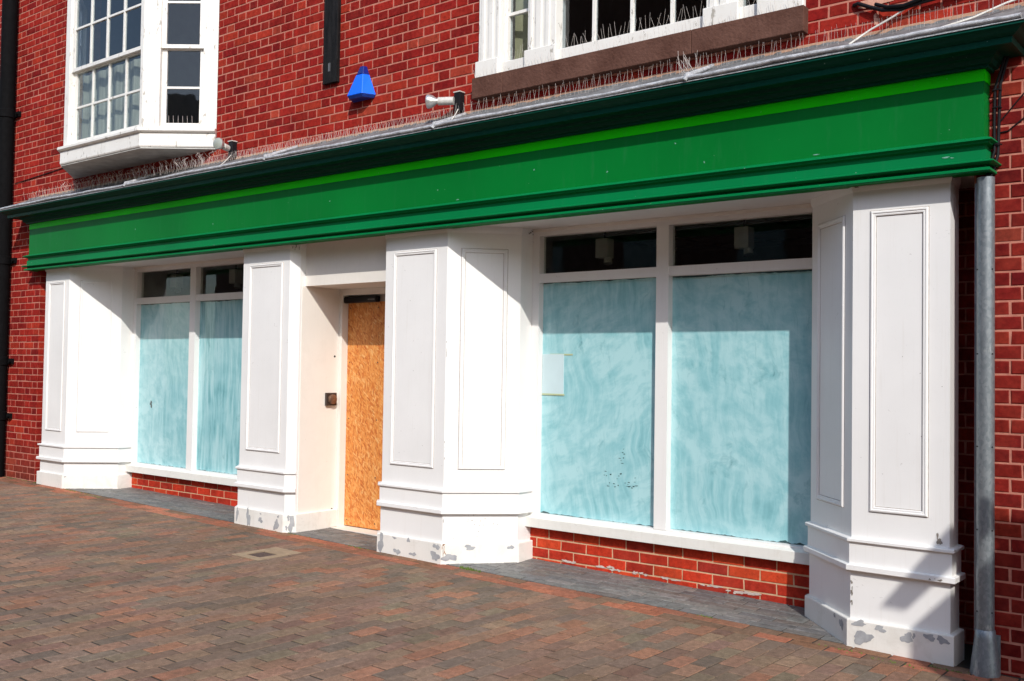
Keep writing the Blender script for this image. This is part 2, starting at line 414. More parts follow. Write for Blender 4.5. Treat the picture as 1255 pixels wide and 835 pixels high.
PAL = [((.245, .142, .095), 3), ((.210, .136, .096), 4), ((.185, .130, .096), 3.2), ((.160, .122, .092), 1.6), ((.275, .135, .084), 1.8), ((.225, .148, .098), 2), ((.200, .120, .088), 1.6), ((.188, .142, .096), 1.0)]
def pick(R, pal):
    s = sum(w for _, w in pal); r = R.uniform(0, s)
    for c, w in pal:
        r -= w
        if r <= 0: break
    k = R.uniform(.87, 1.12)
    return tuple(x*k*R.uniform(.98, 1.02) for x in c)
def flat_piece(x0, x1, y0, y1, R, top=0, b=.0028):
    """paver: top face with worn arris, lying in the sloping ground"""
    tz = top+R.uniform(-.0018, .0018); tl = R.uniform(-.0015, .0015)
    g = lambda x, y, d: (x, y, ground_z(x)+d)
    vs = [g(x0, y0, -.03), g(x1, y0, -.03), g(x1, y1, -.03), g(x0, y1, -.03),
          g(x0, y0, tz-b), g(x1, y0, tz-b), g(x1, y1, tz-b), g(x0, y1, tz-b),
          g(x0+b, y0+b, tz), g(x1-b, y0+b, tz+tl), g(x1-b, y1-b, tz+tl), g(x0+b, y1-b, tz)]
    fs = [(8, 9, 10, 11)]
    for a in range(4):
        c = (a+1) % 4; fs += [(4+a, 4+c, 8+c, 8+a), (a, c, 4+c, 4+a)]
    return vs, fs
R = random.Random(3)
DR = (-6.40, -6.08, -.92, -.50)     # concrete surround of the drain cover
pieces = []
for row in range(2):                 # two rows of red stretchers along the threshold
    y1 = -.032-.105*row; y0 = y1-.100
    x = -16.0+(.1 if row else 0)
    while x < 1.2:
        k = R.uniform(.85, 1.15); base = R.choice([(.34, .125, .072), (.30, .115, .070), (.25, .115, .070), (.36, .135, .080), (.23, .12, .070)])
        if R.random() < .22: base = (.19, .115, .075)
        pieces.append((x+.005, x+.201, y0+.0022, y1-.0022, tuple(a*k for a in base))); x += .206
ix = 0
x = -16.0
while x < 1.2:
    y = -.245-(.1025 if ix % 2 else 0)
    if ix % 2: pieces.append((x+.0018, x+.1012, -.345+.0015, -.2455, pick(R, PAL)))
    while y > -7.5:
        pieces.append((x+.0022+R.uniform(0, .0014), x+.1008-R.uniform(0, .0014), y-.2055+.008+R.uniform(0, .005), y-.0020, pick(R, PAL))); y -= .2055
    x += .103; ix += 1
cutp = []
for (x0, x1, y0, y1, c) in pieces:               # pavers cut round the drain surround
    if x1 > DR[0] and x0 < DR[1] and y1 > DR[2] and y0 < DR[3]:
        for q in ((x0, min(x1, DR[0]-.002), y0, y1), (max(x0, DR[1]+.002), x1, y0, y1), (max(x0, DR[0]), min(x1, DR[1]), y0, DR[2]-.002), (max(x0, DR[0]), min(x1, DR[1]), DR[3]+.002, y1)):
            if q[1]-q[0] > .012 and q[3]-q[2] > .012: cutp.append((*q, c))
    else: cutp.append((x0, x1, y0, y1, c))
pieces = cutp
vis = []
for i, (x0, x1, y0, y1, c) in enumerate(pieces):
    p = proj((x0+x1)/2, (y0+y1)/2, ground_z(x0)); s = 0
    if p and -20 < p[0] < 1275 and p[1] < 850: s = p[2]
    vis.append((s, i))
vis.sort(reverse=True)
sing = set(i for s, i in vis[:300]); skip = set(i for s, i in vis if s < 0)
pm = MB()
shared = {}
for i, (x0, x1, y0, y1, c) in enumerate(pieces):
    if i in skip: continue
    if i in sing:
        key = (round(x1-x0, 3), round(y1-y0, 3), i % 3)
        if key not in shared:
            vs, fs = flat_piece(0, x1-x0, 0, y1-y0, random.Random(i)); g0 = ground_z(0)
            me_ = bpy.data.meshes.new('paver'); me_.from_pydata([(a, b_, z-g0) for a, b_, z in vs], [], fs); me_.materials.append(PAVER_O); shared[key] = me_
        o = bpy.data.objects.new('paver', shared[key]); o.location = (x0, y0, ground_z(x0)+H+R.uniform(-.001, .001)); o.color = (*c, 1)
        link(o, pavement)
    else:
        vs, fs = flat_piece(x0, x1, y0, y1, R); pm.add(vs, fs, c)
pm.build('pavers', PAVER_S, pavement, kind='stuff')

# moss in joints near the shop
mo = MB(); R2 = random.Random(11)
for (mx, my, n, sp) in [(-4.79, -.045, 60, .05), (-6.75, -.03, 30, .09), (-5.95, -.05, 25, .06), (-10.4, -.06, 60, .22), (-9.9, -.1, 30, .1), (-2.9, -.045, 22, .05), (-2.0, -.15, 14, .05), (-1.7, -.2, 24, .12), (-11.6, -.03, 50, .3), (-7.1, -.06, 20, .12), (-1.5, -.13, 20, .05)]:
    for k in range(n):
        x = mx+R2.gauss(0, sp); y = my+R2.gauss(0, .008); z = ground_z(x); h = R2.uniform(.003, .009) if n < 60 or sp > .1 else R2.uniform(.006, .022)
        a = R2.uniform(0, 6.28); r = R2.uniform(.003, .008); q = [(x+r*math.cos(a+t), y+r*math.sin(a+t), z-.002) for t in (0, 2.1, 4.2)]
        mo.add(q+[(x+R2.uniform(-.006, .006), y+R2.uniform(-.006, .006), z+h)], [(0, 1, 3), (1, 2, 3), (2, 0, 3)])
tag(mo.build('moss', MOSS), 'small green moss tufts growing in the joint between white piers and brick paving', 'moss', kind='stuff')

# drain cover
dc = empty('drain_cover', (-6.23, -.76, ground_z(-6.2)), 'small square rusty iron drain cover set in a buff concrete surround in the paving', 'drain cover')
d = MB(); g = lambda x, y, dz: (x, y, ground_z(x)+dz)
def gbox(mb, x0, x1, y0, y1, z0, z1, col=None):
    vs = [g(x, y, z) for z in (z0, z1) for x, y in ((x0, y0), (x1, y0), (x1, y1), (x0, y1))]
    mb.add(vs, [(0, 3, 2, 1), (4, 5, 6, 7), (0, 1, 5, 4), (1, 2, 6, 5), (2, 3, 7, 6), (3, 0, 4, 7)], col)
gbox(d, DR[0]+.002, -6.325, DR[2]+.002, DR[3]-.002, -.03, .001); gbox(d, -6.155, DR[1]-.002, DR[2]+.002, DR[3]-.002, -.03, .001)
gbox(d, -6.325, -6.155, DR[2]+.002, -.845, -.03, .001); gbox(d, -6.325, -6.155, -.675, DR[3]-.002, -.03, .001)
d.build('surround', CONC, dc)
d = MB(); gbox(d, -6.318, -6.162, -.838, -.682, -.03, -.004)
for k in range(5):
    gbox(d, -6.305+.029*k, -6.290+.029*k, -.825, -.695, -.0045, -.001)
d.build('grate', IRON, dc)

# blue-grey brick thresholds in the recesses
def threshold(name, xs, y0, y1, poly_clip, rise=.0, rowd=.07, seed=1):
    R = random.Random(seed); mb = MB(); out = []
    base = MB(); base.prism(poly_clip, -1.62, -1.60)
    par = bpy.data.objects.new('threshold', None)
    return R
def in_poly(x, y, poly):
    c = False; n = len(poly)
    for i in range(n):
        x1, y1 = poly[i]; x2, y2 = poly[(i+1) % n]
        if (y1 > y) != (y2 > y) and x < (x2-x1)*(y-y1)/(y2-y1)+x1: c = not c
    return c
SG = [((.145, .142, .135), 3), ((.165, .158, .148), 3), ((.125, .125, .122), 2), ((.19, .175, .16), 1), ((.155, .135, .12), 1.2)]
def threshold(poly, y0, y1, rise, L, d_, seed, gap=.004):
    xs = [p[0] for p in poly]; R = random.Random(seed)
    zz = lambda x, y: ground_z(x)+.002+rise*(y-y0)/(y1-y0)
    b = MB(); n = len(poly); b.add([(x, y, zz(x, y)-.0028) for x, y in poly], [tuple(range(n))])
    th = b.build('threshold', PAVSAND); th['kind'] = 'structure'
    y = y0; row = 0; cnt = 0
    while y < y1-.01:
        ye = min(y+d_, y1); x = min(xs)-R.uniform(0, L)
        while x < max(xs):
            xe = x+L*R.choice([1, 1, 1, .5])
            # clip to the polygon at mid row
            N_ = 24; ins = [in_poly(x+(xe-x)*(k+.5)/N_, (y+ye)/2, poly) for k in range(N_)]
            if any(ins):
                a = ins.index(True); e = N_-ins[::-1].index(True)
                xa, xb = x+(xe-x)*a/N_+gap/2, x+(xe-x)*e/N_-gap/2; c = pick(R, SG)
                if xb-xa > .015:
                    bb = .004; t0 = R.uniform(-.0015, .0025); t1 = R.uniform(-.0015, .0025)
                    q = [(xa, y+gap/2), (xb, y+gap/2), (xb, ye-gap/2), (xa, ye-gap/2)]
                    q2 = [(xa+bb, y+gap/2+bb), (xb-bb, y+gap/2+bb), (xb-bb, ye-gap/2-bb), (xa+bb, ye-gap/2-bb)]
                    m_ = MB(); m_.add([(px, py, zz(px, py)-.02) for px, py in q]+[(px, py, zz(px, py)-.004) for px, py in q]+[(px, py, zz(px, py)+(t0 if i_ in (0, 3) else t1)) for i_, (px, py) in enumerate(q2)],
                           [(8, 9, 10, 11)]+[f for a_ in range(4) for f in ((4+a_, 4+(a_+1) % 4, 8+(a_+1) % 4, 8+a_), (a_, (a_+1) % 4, 4+(a_+1) % 4, 4+a_))], c)
                    m_.build('threshold_brick', SLATE, th)
            x = xe
        y = ye; row += 1
    return th
P = -.026; WY = .52
P1 = (-11.148, -10.630, -10.233); P2 = (-7.541, -6.894, -6.831, -7.933); P3 = (-5.720, -5.069, -4.677); P4 = (-2.019, -1.504, -2.411)
CY = .366
threshold([(P1[1], -.03), (P2[0], -.03), (P2[3], CY), (P2[3], .53), (P1[2], .53), (P1[2], CY)], -.03, .53, .005, .215, .070, 5)
threshold([(P2[1], -.03), (P3[0], -.03), (P3[0], .52), (P2[1], .52)], -.03, .52, .0, .215, .102, 6, .005)
threshold([(P3[1], -.03), (P4[0], -.03), (P4[2], CY), (P4[2], .53), (P3[2], .53), (P3[2], CY)], -.03, .53, .022, .225, .075, 8, .003)

# ================================================================== THE BUILDING
B = empty('shop_building', (-6.4, .2, -1.42), 'red brick building with a long green shop fascia, white panelled piers and boarded door', 'building')

# ---- brick wall body (mortar) with openings
BAY = (-10.62, -8.04); UW = (-4.82, -2.318)
WT = 5.4
wall = MB(); my = .0035
for x0, x1, z0, z1 in [(-16, -11.34, -1.7, 1.90), (-1.392, 2.4, -1.7, 1.90), (-16, BAY[0], 1.90, WT), (BAY[0], BAY[1], 1.90, 2.04), (BAY[0], BAY[1], 4.2, WT),
                       (BAY[1], UW[0], 1.90, WT), (UW[0], UW[1], 1.90, 2.02), (UW[0], UW[1], 3.8, WT), (UW[1], 2.4, 1.90, WT)]:
    wall.box(x0, x1, my, .25, z0, z1)
wall.box(-11.34, P1[0]+.05, .134, .25, -1.7, 1.9); wall.box(P4[1]-.25, -1.30, .484, .60, -1.7, 1.9)
wall.box(-11.15, -1.5, .30, .40, 1.09, 1.9)
wallo = wall.build('wall', MORTAR, B)

BP = [((.30, .019, .013), 4), ((.265, .016, .012), 4), ((.235, .013, .011), 3), ((.35, .030, .016), 1.6), ((.19, .010, .010), .9), ((.35, .046, .026), .4)]
Rb = random.Random(21)
BED0 = .0107; PH = -7.797; PER = .3375; CH = .075
bl = []
kz0 = int((-1.6-BED0)/CH)-1
def course(k, xa, xb, y):
    zb = BED0+CH*k; off = PH+(PER/2 if (k-31) % 2 else 0)
    n0 = int((xa-off)/PER)-2; x = off+n0*PER; out = []
    while x < xb:
        for L in (.225, .1125):
            a = max(x, xa); b = min(x+L-.010, xb)
            if b-a > .02: out.append((a, b, zb+.010, zb+CH, y, L > .2))
            x += L
    return out
def wall_spans(z):
    zc = z+.04
    if zc < 1.86: return [(-16, -11.34), (-1.392, 2.4)]
    s = [(-16, 2.4)]
    def cut(s, a, b): 
        r = []
        for p, q in s:
            if q <= a or p >= b: r.append((p, q)); continue
            if p < a: r.append((p, a))
            if q > b: r.append((b, q))
        return r
    if 2.02 < zc < 4.2: s = cut(s, *BAY)
    if 2.0 < zc < 3.8: s = cut(s, *UW)
    return s
for k in range(kz0, int((WT-BED0)/CH)-1):
    zb = BED0+CH*k
    for a, b in wall_spans(zb):
        bl += [(*q,) for q in course(k, a, b, 0)]
    if zb < 1.80:
        bl += course(k, -11.34, P1[0]+.03, .1305); bl += course(k, P4[1]-.22, -1.392, .4805)
sc = []
for i, (x0, x1, z0, z1, y, st) in enumerate(bl):
    p = proj((x0+x1)/2, y, (z0+z1)/2); s = 0
    if p and 0 < p[0] < 1255 and 0 < p[1] < 825 and y < .05 and not (z0 < 1.92 and -11.4 < x0 < -1.395):
        q0 = proj(x0, y, z0); q1 = proj(x1, y, z1); s = abs(q1[0]-q0[0])*p[2]
        if 1190 < p[0] < 1222: s *= .2
        if x0 < -1.33 and z0 < 1.9: s = 0
        if UW[0] < x1 and x0 < UW[1] and z1 > 2.0: s = 0
    sc.append((s, i))
sc.sort(reverse=True); sing = set(i for s, i in sc[:300] if s > 0)
bm_ = MB(); shared = {}
def bcol(R, z=0, pal=BP):
    c = pick(R, pal); return c
for i, (x0, x1, z0, z1, y, st) in enumerate(bl):
    c = bcol(Rb); yy = y+Rb.uniform(-.0016, .0016)
    if x1 < -11.3 and z0 < ground_z(-11.5)+.45:                       # weathered, drab foot of the left wall
        k = .55+.4*max(0, (z0-ground_z(-11.5))/.45); c = tuple(a*k+(1-k)*b_ for a, b_ in zip(c, (.12, .055, .035)))
    if x0 > -1.45 and z0 < 1.9: c = (c[0]*.66, c[1]*.80, c[2]*.86)          # drabber bricks beside the shopfront
    if i in sing:
        key = (round(x1-x0, 3), i % 9)
        if key not in shared: shared[key] = brick_mesh('brick', x1-x0, z1-z0, .03, BRICK_O, i)
        o = bpy.data.objects.new('brick', shared[key]); o.location = (x0, yy, z0+H); o.color = (*c, 1); link(o, B)
    else:
        vs, fs = brick_geo(x0, x1, z0, z1, yy, .03, Rb); bm_.add(vs, fs, c)
bm_.build('brickwork', BRICK_S, B, kind='stuff')
# brick reveals facing the shopfront slots
rv = MB()
for k in range(kz0, int((1.86-BED0)/CH)):
    zb = BED0+CH*k
    for xr, sg in ((-1.392, -1), (-11.34, 1)):
        rv.box(min(xr, xr+sg*.0015), max(xr, xr+sg*.0015), .004, .128 if sg > 0 else .479, zb+.010, zb+CH, bcol(Rb))
rv.build('reveal_brickwork', BRICK_S, B, kind='stuff')
# plain parapet coping at the top, above the picture
cp = MB(); cp.box(-16.05, 2.45, -.05, .30, WT, WT+.09); cp.build('coping', STONE, B, bevel=.004)
# floors and back walls that keep the rooms dark
rm = MB()
rm.box(-11.2, -1.5, 4.5, 4.6, -1.5, 1.75); rm.box(-11.3, -11.2, .6, 4.6, -1.5, 1.75); rm.box(-1.5, -1.4, .6, 4.6, -1.5, 1.75); rm.box(-11.3, -1.4, .62, 4.6, -1.56, -1.5)
rm.box(-7.0, -6.9, .62, 4.5, -1.5, 1.75); rm.box(-5.72, -5.62, .62, 4.5, -1.5, 1.75)
rm.build('shop_interior', DARKROOM, B)
ce = MB(); ce.box(-11.3, -1.4, .42, 4.6, 1.36, 1.42); ce.build('shop_ceiling', CEIL, B)
gr = MB()
for k in range(16): gr.box(-11.2+.62*k, -11.17+.62*k, .63, 4.5, 1.345, 1.358)
for k in range(6): gr.box(-11.2, -1.5, .95+.6*k, .98+.6*k, 1.342, 1.357)
gr.build('ceiling_grid', DARKROOM, B)
up_ = MB()
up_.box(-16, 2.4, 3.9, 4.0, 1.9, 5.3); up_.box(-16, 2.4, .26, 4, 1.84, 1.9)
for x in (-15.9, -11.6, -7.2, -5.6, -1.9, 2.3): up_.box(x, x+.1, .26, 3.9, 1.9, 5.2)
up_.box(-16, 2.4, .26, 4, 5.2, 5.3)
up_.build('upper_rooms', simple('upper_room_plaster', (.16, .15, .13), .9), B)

# ---- piers
def rect_ring(mb, p, d, s0, s1, z0, z1, prof):
    d = Vector(d).normalized(); n = Vector((d.y, -d.x)); P_ = Vector(p)
    vs = []; k = len(prof)
    for i, h in prof:
        for s, z in ((s0+i, z0+i), (s1-i, z0+i), (s1-i, z1-i), (s0+i, z1-i)):
            q = P_+d*s+n*h; vs.append((q.x, q.y, z))
    fs = []
    for a in range(k-1):
        for b in range(4): fs.append((a*4+b, a*4+(b+1) % 4, (a+1)*4+(b+1) % 4, (a+1)*4+b))
    mb.add(vs, fs)
PANEL = [(0, -.003), (.001, .006), (.006, .011), (.013, .012), (.018, .007), (.022, .0085), (.028, .007), (.031, -.003)]
TOP = 1.074
CRACK = simple('dirty_paint_crack', (.33, .26, .21), .9, 0, .4, 30)
def ring_closed(o, z0, z1): return [(-.02, z0), (o, z0), (o, z1), (-.02, z1)]
def patch(mb, p, d, s, z, rw, rh, seed, off):
    """irregular flake where the paint has come away, 1 mm proud"""
    R = random.Random(seed); d = Vector(d).normalized(); n = Vector((d.y, -d.x)); P_ = Vector(p); k = 18
    ph = [R.uniform(0, 6.28) for _ in range(4)]; off = off+R.uniform(0, .0006)
    vs = [P_+d*s+n*off]; vs = [(vs[0].x, vs[0].y, z)]
    for i in range(k):
        t = 2*math.pi*i/k; r = 1+.22*math.sin(2*t+ph[0])+.2*math.sin(3*t+ph[1])+.14*math.sin(5*t+ph[2])+R.uniform(-.13, .13)
        q = P_+d*(s+rw*r*math.cos(t))+n*off; vs.append((q.x, q.y, z+rh*r*math.sin(t)))
    mb.add(vs, [(0, 1+i, 1+(i+1) % k) for i in range(k)])
def pier(path, panels, patches, gx, seed, trim=None):
    sh = MB(); tp = trim or path; sh.sweep(path, [(0, -1.6), (0, TOP)], closed=False)
    o = sh.build('pier', WHITE, B)
    b = MB(); b.sweep(tp, [(.006, -1.6), (.006, -1.045)], closed=False); b.build('plinth', WHITE, o)
    sk = MB(); g = ground_z(gx)
    sk.sweep(path, [(.002, g-.08), (.030, g-.08), (.030, g+.145), (.027, g+.151), (.002, g+.153)], slope=0); sk.build('skirting', WHITE_SK, o, bevel=.0015)
    ba = MB(); ba.sweep(tp, ring_closed(.016, -1.040, -.900)); ba.build('dado_band', WHITE, o)
    for z0, z1, of in ((-.9135, -.8935, .031), (-1.069, -1.036, .038)):
        r = MB(); r.sweep(tp, [(-.01, z0), (of-.004, z0), (of, z0+.004), (of, z1-.003), (of-.004, z1), (-.01, z1+.004)]); r.build('dado_rail', WHITE, o)
    cm = MB(); cm.sweep(path, [(-.01, TOP-.05), (.004, TOP-.05), (.010, TOP-.03), (.012, TOP), (-.01, TOP)]); cm.build('head_bead', WHITE, o)
    for (p, d, s0, s1) in panels:
        m = MB(); rect_ring(m, p, d, s0, s1, -.742, .906, PANEL); m.build('panel_moulding', WHITE, o)
        m = MB(); rect_ring(m, p, d, s0, s1, -.742, .906, [(-.0022, .0009), (.0008, .0009)]); rect_ring(m, p, d, s0, s1, -.742, .906, [(.0305, .0009), (.0328, .0009)]); m.build('paint_crack', CRACK, o)
    if patches:
        m = MB()
        for k, (p, d, s, dz, rw, rh) in enumerate(patches): patch(m, p, d, s, g+dz, rw, rh, seed*31+k, .0312)
        m.build('bare_patch', BARE, o, kind='stuff')
    return o
W = .392; Wd = W*math.sqrt(2)
# leftmost pier
pth = [(P1[0], .13), (P1[0], P), (P1[1], P), (P1[2], CY), (P1[2], WY+.01)]
pier(pth, [((P1[0], P), (1, 0), .085, .518-.085), ((P1[1], P), (1, 1), .115, Wd-.10)], [((P1[1], P), (1, 1), .02, .128, .012, .006)], -10.6, 1)
# pier left of the door
pth = [(P2[3], WY+.01), (P2[3], CY), (P2[0], P), (P2[1], P), (P2[2], .037), (P2[2], .48)]
fd = (1, 0)
pier(pth, [((P2[0], P), (1, 0), .095, .647-.088), ((P2[3], CY), (1, -1), .10, Wd-.10)],
     [((P2[0], P), fd, .03, .09, .018, .05), ((P2[0], P), fd, .19, .075, .026, .07), ((P2[0], P), fd, .36, .07, .026, .024), ((P2[0], P), fd, .36, .125, .010, .006),
      ((P2[0], P), fd, .575, .052, .030, .045), ((P2[0], P), fd, .60, .125, .012, .012), ((P2[1], P), (1, 1), .035, .12, .012, .022), ((P2[1], P), (1, 1), .020, .035, .010, .018), ((P2[1], P), (1, 1), .062, .07, .026, .066)], -7.2, 2, pth[:-1])
# pier right of the door
pth = [(P3[0]-.063, .48), (P3[0]-.063, .037), (P3[0], P), (P3[1], P), (P3[2], CY), (P3[2], WY+.01)]
pier(pth, [((P3[0], P), (1, 0), .09, .651-.105), ((P3[1], P), (1, 1), .105, Wd-.10)],
     [((P3[0], P), fd, .035, .085, .030, .068), ((P3[0], P), fd, .18, .135, .020, .008), ((P3[0], P), fd, .33, .135, .020, .014), ((P3[0], P), fd, .21, .036, .034, .020), ((P3[0], P), fd, .38, .035, .032, .014),
      ((P3[0], P), fd, .62, .12, .030, .020), ((P3[0], P), fd, .605, .050, .040, .034), ((P3[1], P), (1, 1), .05, .045, .050, .028), ((P3[1], P), (1, 1), .20, .118, .040, .018), ((P3[1], P), (1, 1), .505, .118, .024, .014)], -5.3, 3, pth[1:])
# rightmost pier
pth = [(P4[2], WY+.01), (P4[2], CY), (P4[0], P), (P4[1], P), (P4[1], .134)]
pier(pth, [((P4[0], P), (1, 0), .098, .515-.108), ((P4[2], CY), (1, -1), .09, Wd-.10)],
     [((P4[0], P), fd, .055, .135, .038, .016), ((P4[0], P), fd, .075, .062, .055, .032), ((P4[0], P), fd, .17, .125, .030, .016), ((P4[0], P), fd, .31, .10, .028, .028), ((P4[0], P), fd, .345, .118, .008, .014),
      ((P4[0], P), fd, .425, .125, .030, .016), ((P4[0], P), fd, .49, .120, .030, .018), ((P4[2], CY), (1, -1), .50, .105, .022, .030), ((P4[2], CY), (1, -1), .41, .13, .010, .012)], -1.77, 4)

# ---- small wear marks on the joinery: rusty cracks at arrises, dark holes at the head, splashes
RUST = simple('rust_stain', (.30, .15, .07), .9, 0, .5, 60)
GRIME = simple('grime_mark', (.20, .175, .15), .9, 0, .4, 60)
R8 = random.Random(44)
mk = MB(); rs = MB()
def spray(mb, p, d, s, z, ds, dz, n, rw, rh, off=.0014):
    for k in range(n): patch(mb, p, d, s+R8.gauss(0, ds), z+R8.gauss(0, dz), rw*R8.uniform(.4, 1.4), rh*R8.uniform(.4, 1.4), R8.randrange(9999), off)
pA3 = (P3[1], P); dA = (1, 1)
spray(mk, pA3, dA, .30, -1.16, .11, .05, 22, .0035, .0022, .0072); spray(mk, pA3, dA, .22, -1.12, .05, .03, 8, .003, .002, .0072)
spray(rs, pA3, dA, .006, -1.29, .003, .004, 4, .006, .006, .0315); spray(rs, pA3, dA, .012, -1.33, .008, .03, 5, .003, .012, .0315)
spray(mk, pA3, dA, .004, -1.35, .001, .03, 5, .0016, .022, .0315)
for s_, z_ in ((.004, -.60), (.005, .1), (.004, -1.10)): spray(mk, pA3, dA, s_, z_, .0008, .05, 4, .0014, .012, .0075)
p4 = (P4[0], P)
spray(mk, p4, (1, 0), .005, -1.17, .003, .05, 9, .0035, .012, .0075)
patch(mk, p4, (1, 0), .465, -.862, .012, .018, 3, .0014); patch(mk, p4, (1, 0), .455, -.835, .004, .022, 8, .0015); spray(mk, p4, (1, 0), .46, -1.055, .02, .004, 4, .010, .003, .0385)
spray(mk, p4, (1, 0), .30, .0, .14, .5, 10, .0022, .0018)
spray(mk, (P2[0], P), (1, 0), .3, .0, .2, .5, 12, .0022, .0018); spray(mk, (P3[0], P), (1, 0), .3, -.2, .2, .5, 14, .0022, .0018); spray(mk, (P1[1], P), (1, 1), .3, -.2, .15, .5, 10, .0022, .0018)
for s_ in (.0, .04, .055, .09): spray(mk, (P2[1], P), (1, 1), .02+s_*.6, TOP-.045-.02*s_, .002, .012, 2, .003, .010, .0135)
spray(mk, (P3[2], CY), (0, 1), .10, TOP-.03, .02, .012, 4, .008, .006, .014); spray(mk, (P4[0], P), (1, 0), .03, TOP-.03, .01, .002, 3, .010, .004, .014)
mk.build('grime_marks', GRIME, B, kind='stuff'); rs.build('rust_marks', RUST, B, kind='stuff')
fl = MB()
spray(fl, (-1.319, -.11), (-1, 0), -.0, 0, .0, .0, 0, .01, .01)
for (x_, z_, w_, h_) in [(-1.50, 1.137, .022, .003), (-1.47, 1.131, .010, .002), (-3.6, 1.30, .006, .005), (-4.2, 1.38, .005, .005), (-2.9, 1.28, .004, .006), (-5.1, 1.33, .005, .004), (-6.3, 1.36, .006, .004), (-7.9, 1.30, .006, .005), (-9.2, 1.35, .007, .005), (-3.1, 1.42, .005, .004), (-4.9, 1.24, .014, .003), (-2.2, 1.24, .02, .0025)]:
    patch(fl, (x_, -.11 if z_ > 1.2 else -.124), (1, 0), 0, z_, w_, h_, int(abs(x_)*100), .0012)
fl.build('paint_chips', simple('pale_green_chip', (.16, .36, .28), .7), B, kind='stuff')

# ---- display windows
def pane(mb_name, mtl, x0, x1, z0, z1, y, parent, th=.006):
    m = MB(); m.box(x0, x1, y, y+th, z0, z1); return m.build(mb_name, mtl, parent)
def ragged(x0, x1, z, y, seed, parent, amp=.012, spots=()):
    R = random.Random(seed); n = int((x1-x0)/.012); vs = []; fs = []; h = 0
    for i in range(n+1):
        x = x0+(x1-x0)*i/n; h = max(.0, h*.8+R.uniform(-amp*.5, amp*.55)); e = h
        for sx, sw, sh_ in spots: e += sh_*max(0, 1-abs(x-sx)/sw)*R.uniform(.7, 1.1)
        vs += [(x, y, z), (x, y, z+.001+e)]
    for i in range(n): fs.append((2*i, 2*i+2, 2*i+3, 2*i+1))
    m = MB(); m.add(vs, fs); return m.build('unpainted_edge', THIN, parent)
def display_window(x0, x1, mx, washes, seed, spots, pxl, pxr):
    f = MB(); fy0, fy1 = WY-.012, WY+.07
    f.box(x0+.001, pxl, fy0, fy1, -1.10, TOP); f.box(pxr, x1-.001, fy0, fy1, -1.10, TOP)
    f.box(pxl, pxr, fy0, fy1, 1.022, TOP)
    f.box(pxl, pxr, fy0, fy1, -1.10, -1.075)
    o = f.build('display_window', WHITE, B)
    m = MB(); m.box(mx-.048, mx+.048, fy0-.004, fy1, -1.077, 1.022); m.build('mullion', WHITE, o)
    t = MB(); t.box(pxl, mx-.048, fy0+.003, fy1-.002, .668, .734); t.box(mx+.048, pxr, fy0+.003, fy1-.002, .668, .734); t.build('transom', WHITE, o)
    # small stop bead under the head
    bd = MB(); bd.box(x0+.002, x1-.002, fy0-.016, fy0-.001, TOP-.022, TOP-.001); bd.build('head_bead', CREAM, o)
    s = MB(); s.add([(x0-.002, WY-.065, -1.100), (x1+.002, WY-.065, -1.100), (x1+.002, WY+.02, -1.078), (x0-.002, WY+.02, -1.078),
                     (x0-.002, WY-.065, -1.172), (x1+.002, WY-.065, -1.172), (x1+.002, WY+.02, -1.172), (x0-.002, WY+.02, -1.172)],
                    [(0, 1, 2, 3), (4, 7, 6, 5), (0, 4, 5, 1), (1, 5, 6, 2), (0, 3, 7, 4)])
    s.build('sill', paint_white('sill_paint_%d' % seed, (.78, .77, .72), .3), o, bevel=.003)
    gy = WY+.045
    for k, (a, b) in enumerate(((pxl, mx-.048), (mx+.048, pxr))):
        pane('pane', TOPGLASS, a, b, .734, 1.022, gy, o)
        pane('whitewashed_pane', washes[k], a, b, -1.075, .668, gy, o)
        ragged(a+.003, b-.003, -1.0745, gy-.001, seed+k, o, .006, spots[k])
        e = MB(); R = random.Random(seed*3+k); n = 60; vs = []; h = .004
        for i in range(n+1):
            x = a+(b-a)*i/n; h = max(.001, h+R.uniform(-.003, .003)); h = min(h, .012); vs += [(x, gy-.001, .6678), (x, gy-.001, .667-h)]
        e.add(vs, [(2*i, 2*i+1, 2*i+3, 2*i+2) for i in range(n)]); e.build('unpainted_edge', THIN, o)
    return o
win_l = display_window(P1[2], P2[3], -9.112, (WASH[0], WASH[1]), 40, ((), ()), -10.178, -7.99)
win_r = display_window(P3[2], P4[2], -3.541, (WASH[2], WASH[3]), 50, (((-4.57, .05, .018),), ((-3.28, .02, .008), (-2.665, .05, .022), (-2.56, .06, .012), (-3.1, .1, .004))), -4.612, -2.470)
# thin worn places in the whitewash
def smear(parent, x, z, rw, rh, seed, y=WY+.0437, n=1):
    m = MB(); patch(m, (x, y), (1, 0), 0, z, rw, rh, seed, .0002); return m.build('scraped_spot', THIN, parent)
smear(win_l, -9.93, -.427, .022, .032, 5)
R3 = random.Random(8)
m = MB()
for (cx, cz, n, sx, sz) in [(-3.89, -.80, 12, .08, .010), (-3.96, -.745, 7, .05, .02), (-3.885, -.60, 8, .015, .04), (-3.80, -.78, 6, .02, .02)]:
    for k in range(n):
        patch(m, (cx+R3.gauss(0, sx), WY+.0437), (1, 0), 0, cz+R3.gauss(0, sz)-(.015 if cx > -3.9 else 0), R3.uniform(.003, .012), R3.uniform(.0015, .004), k, .0002)
m.build('scraped_spots', THIN, win_r, kind='stuff')

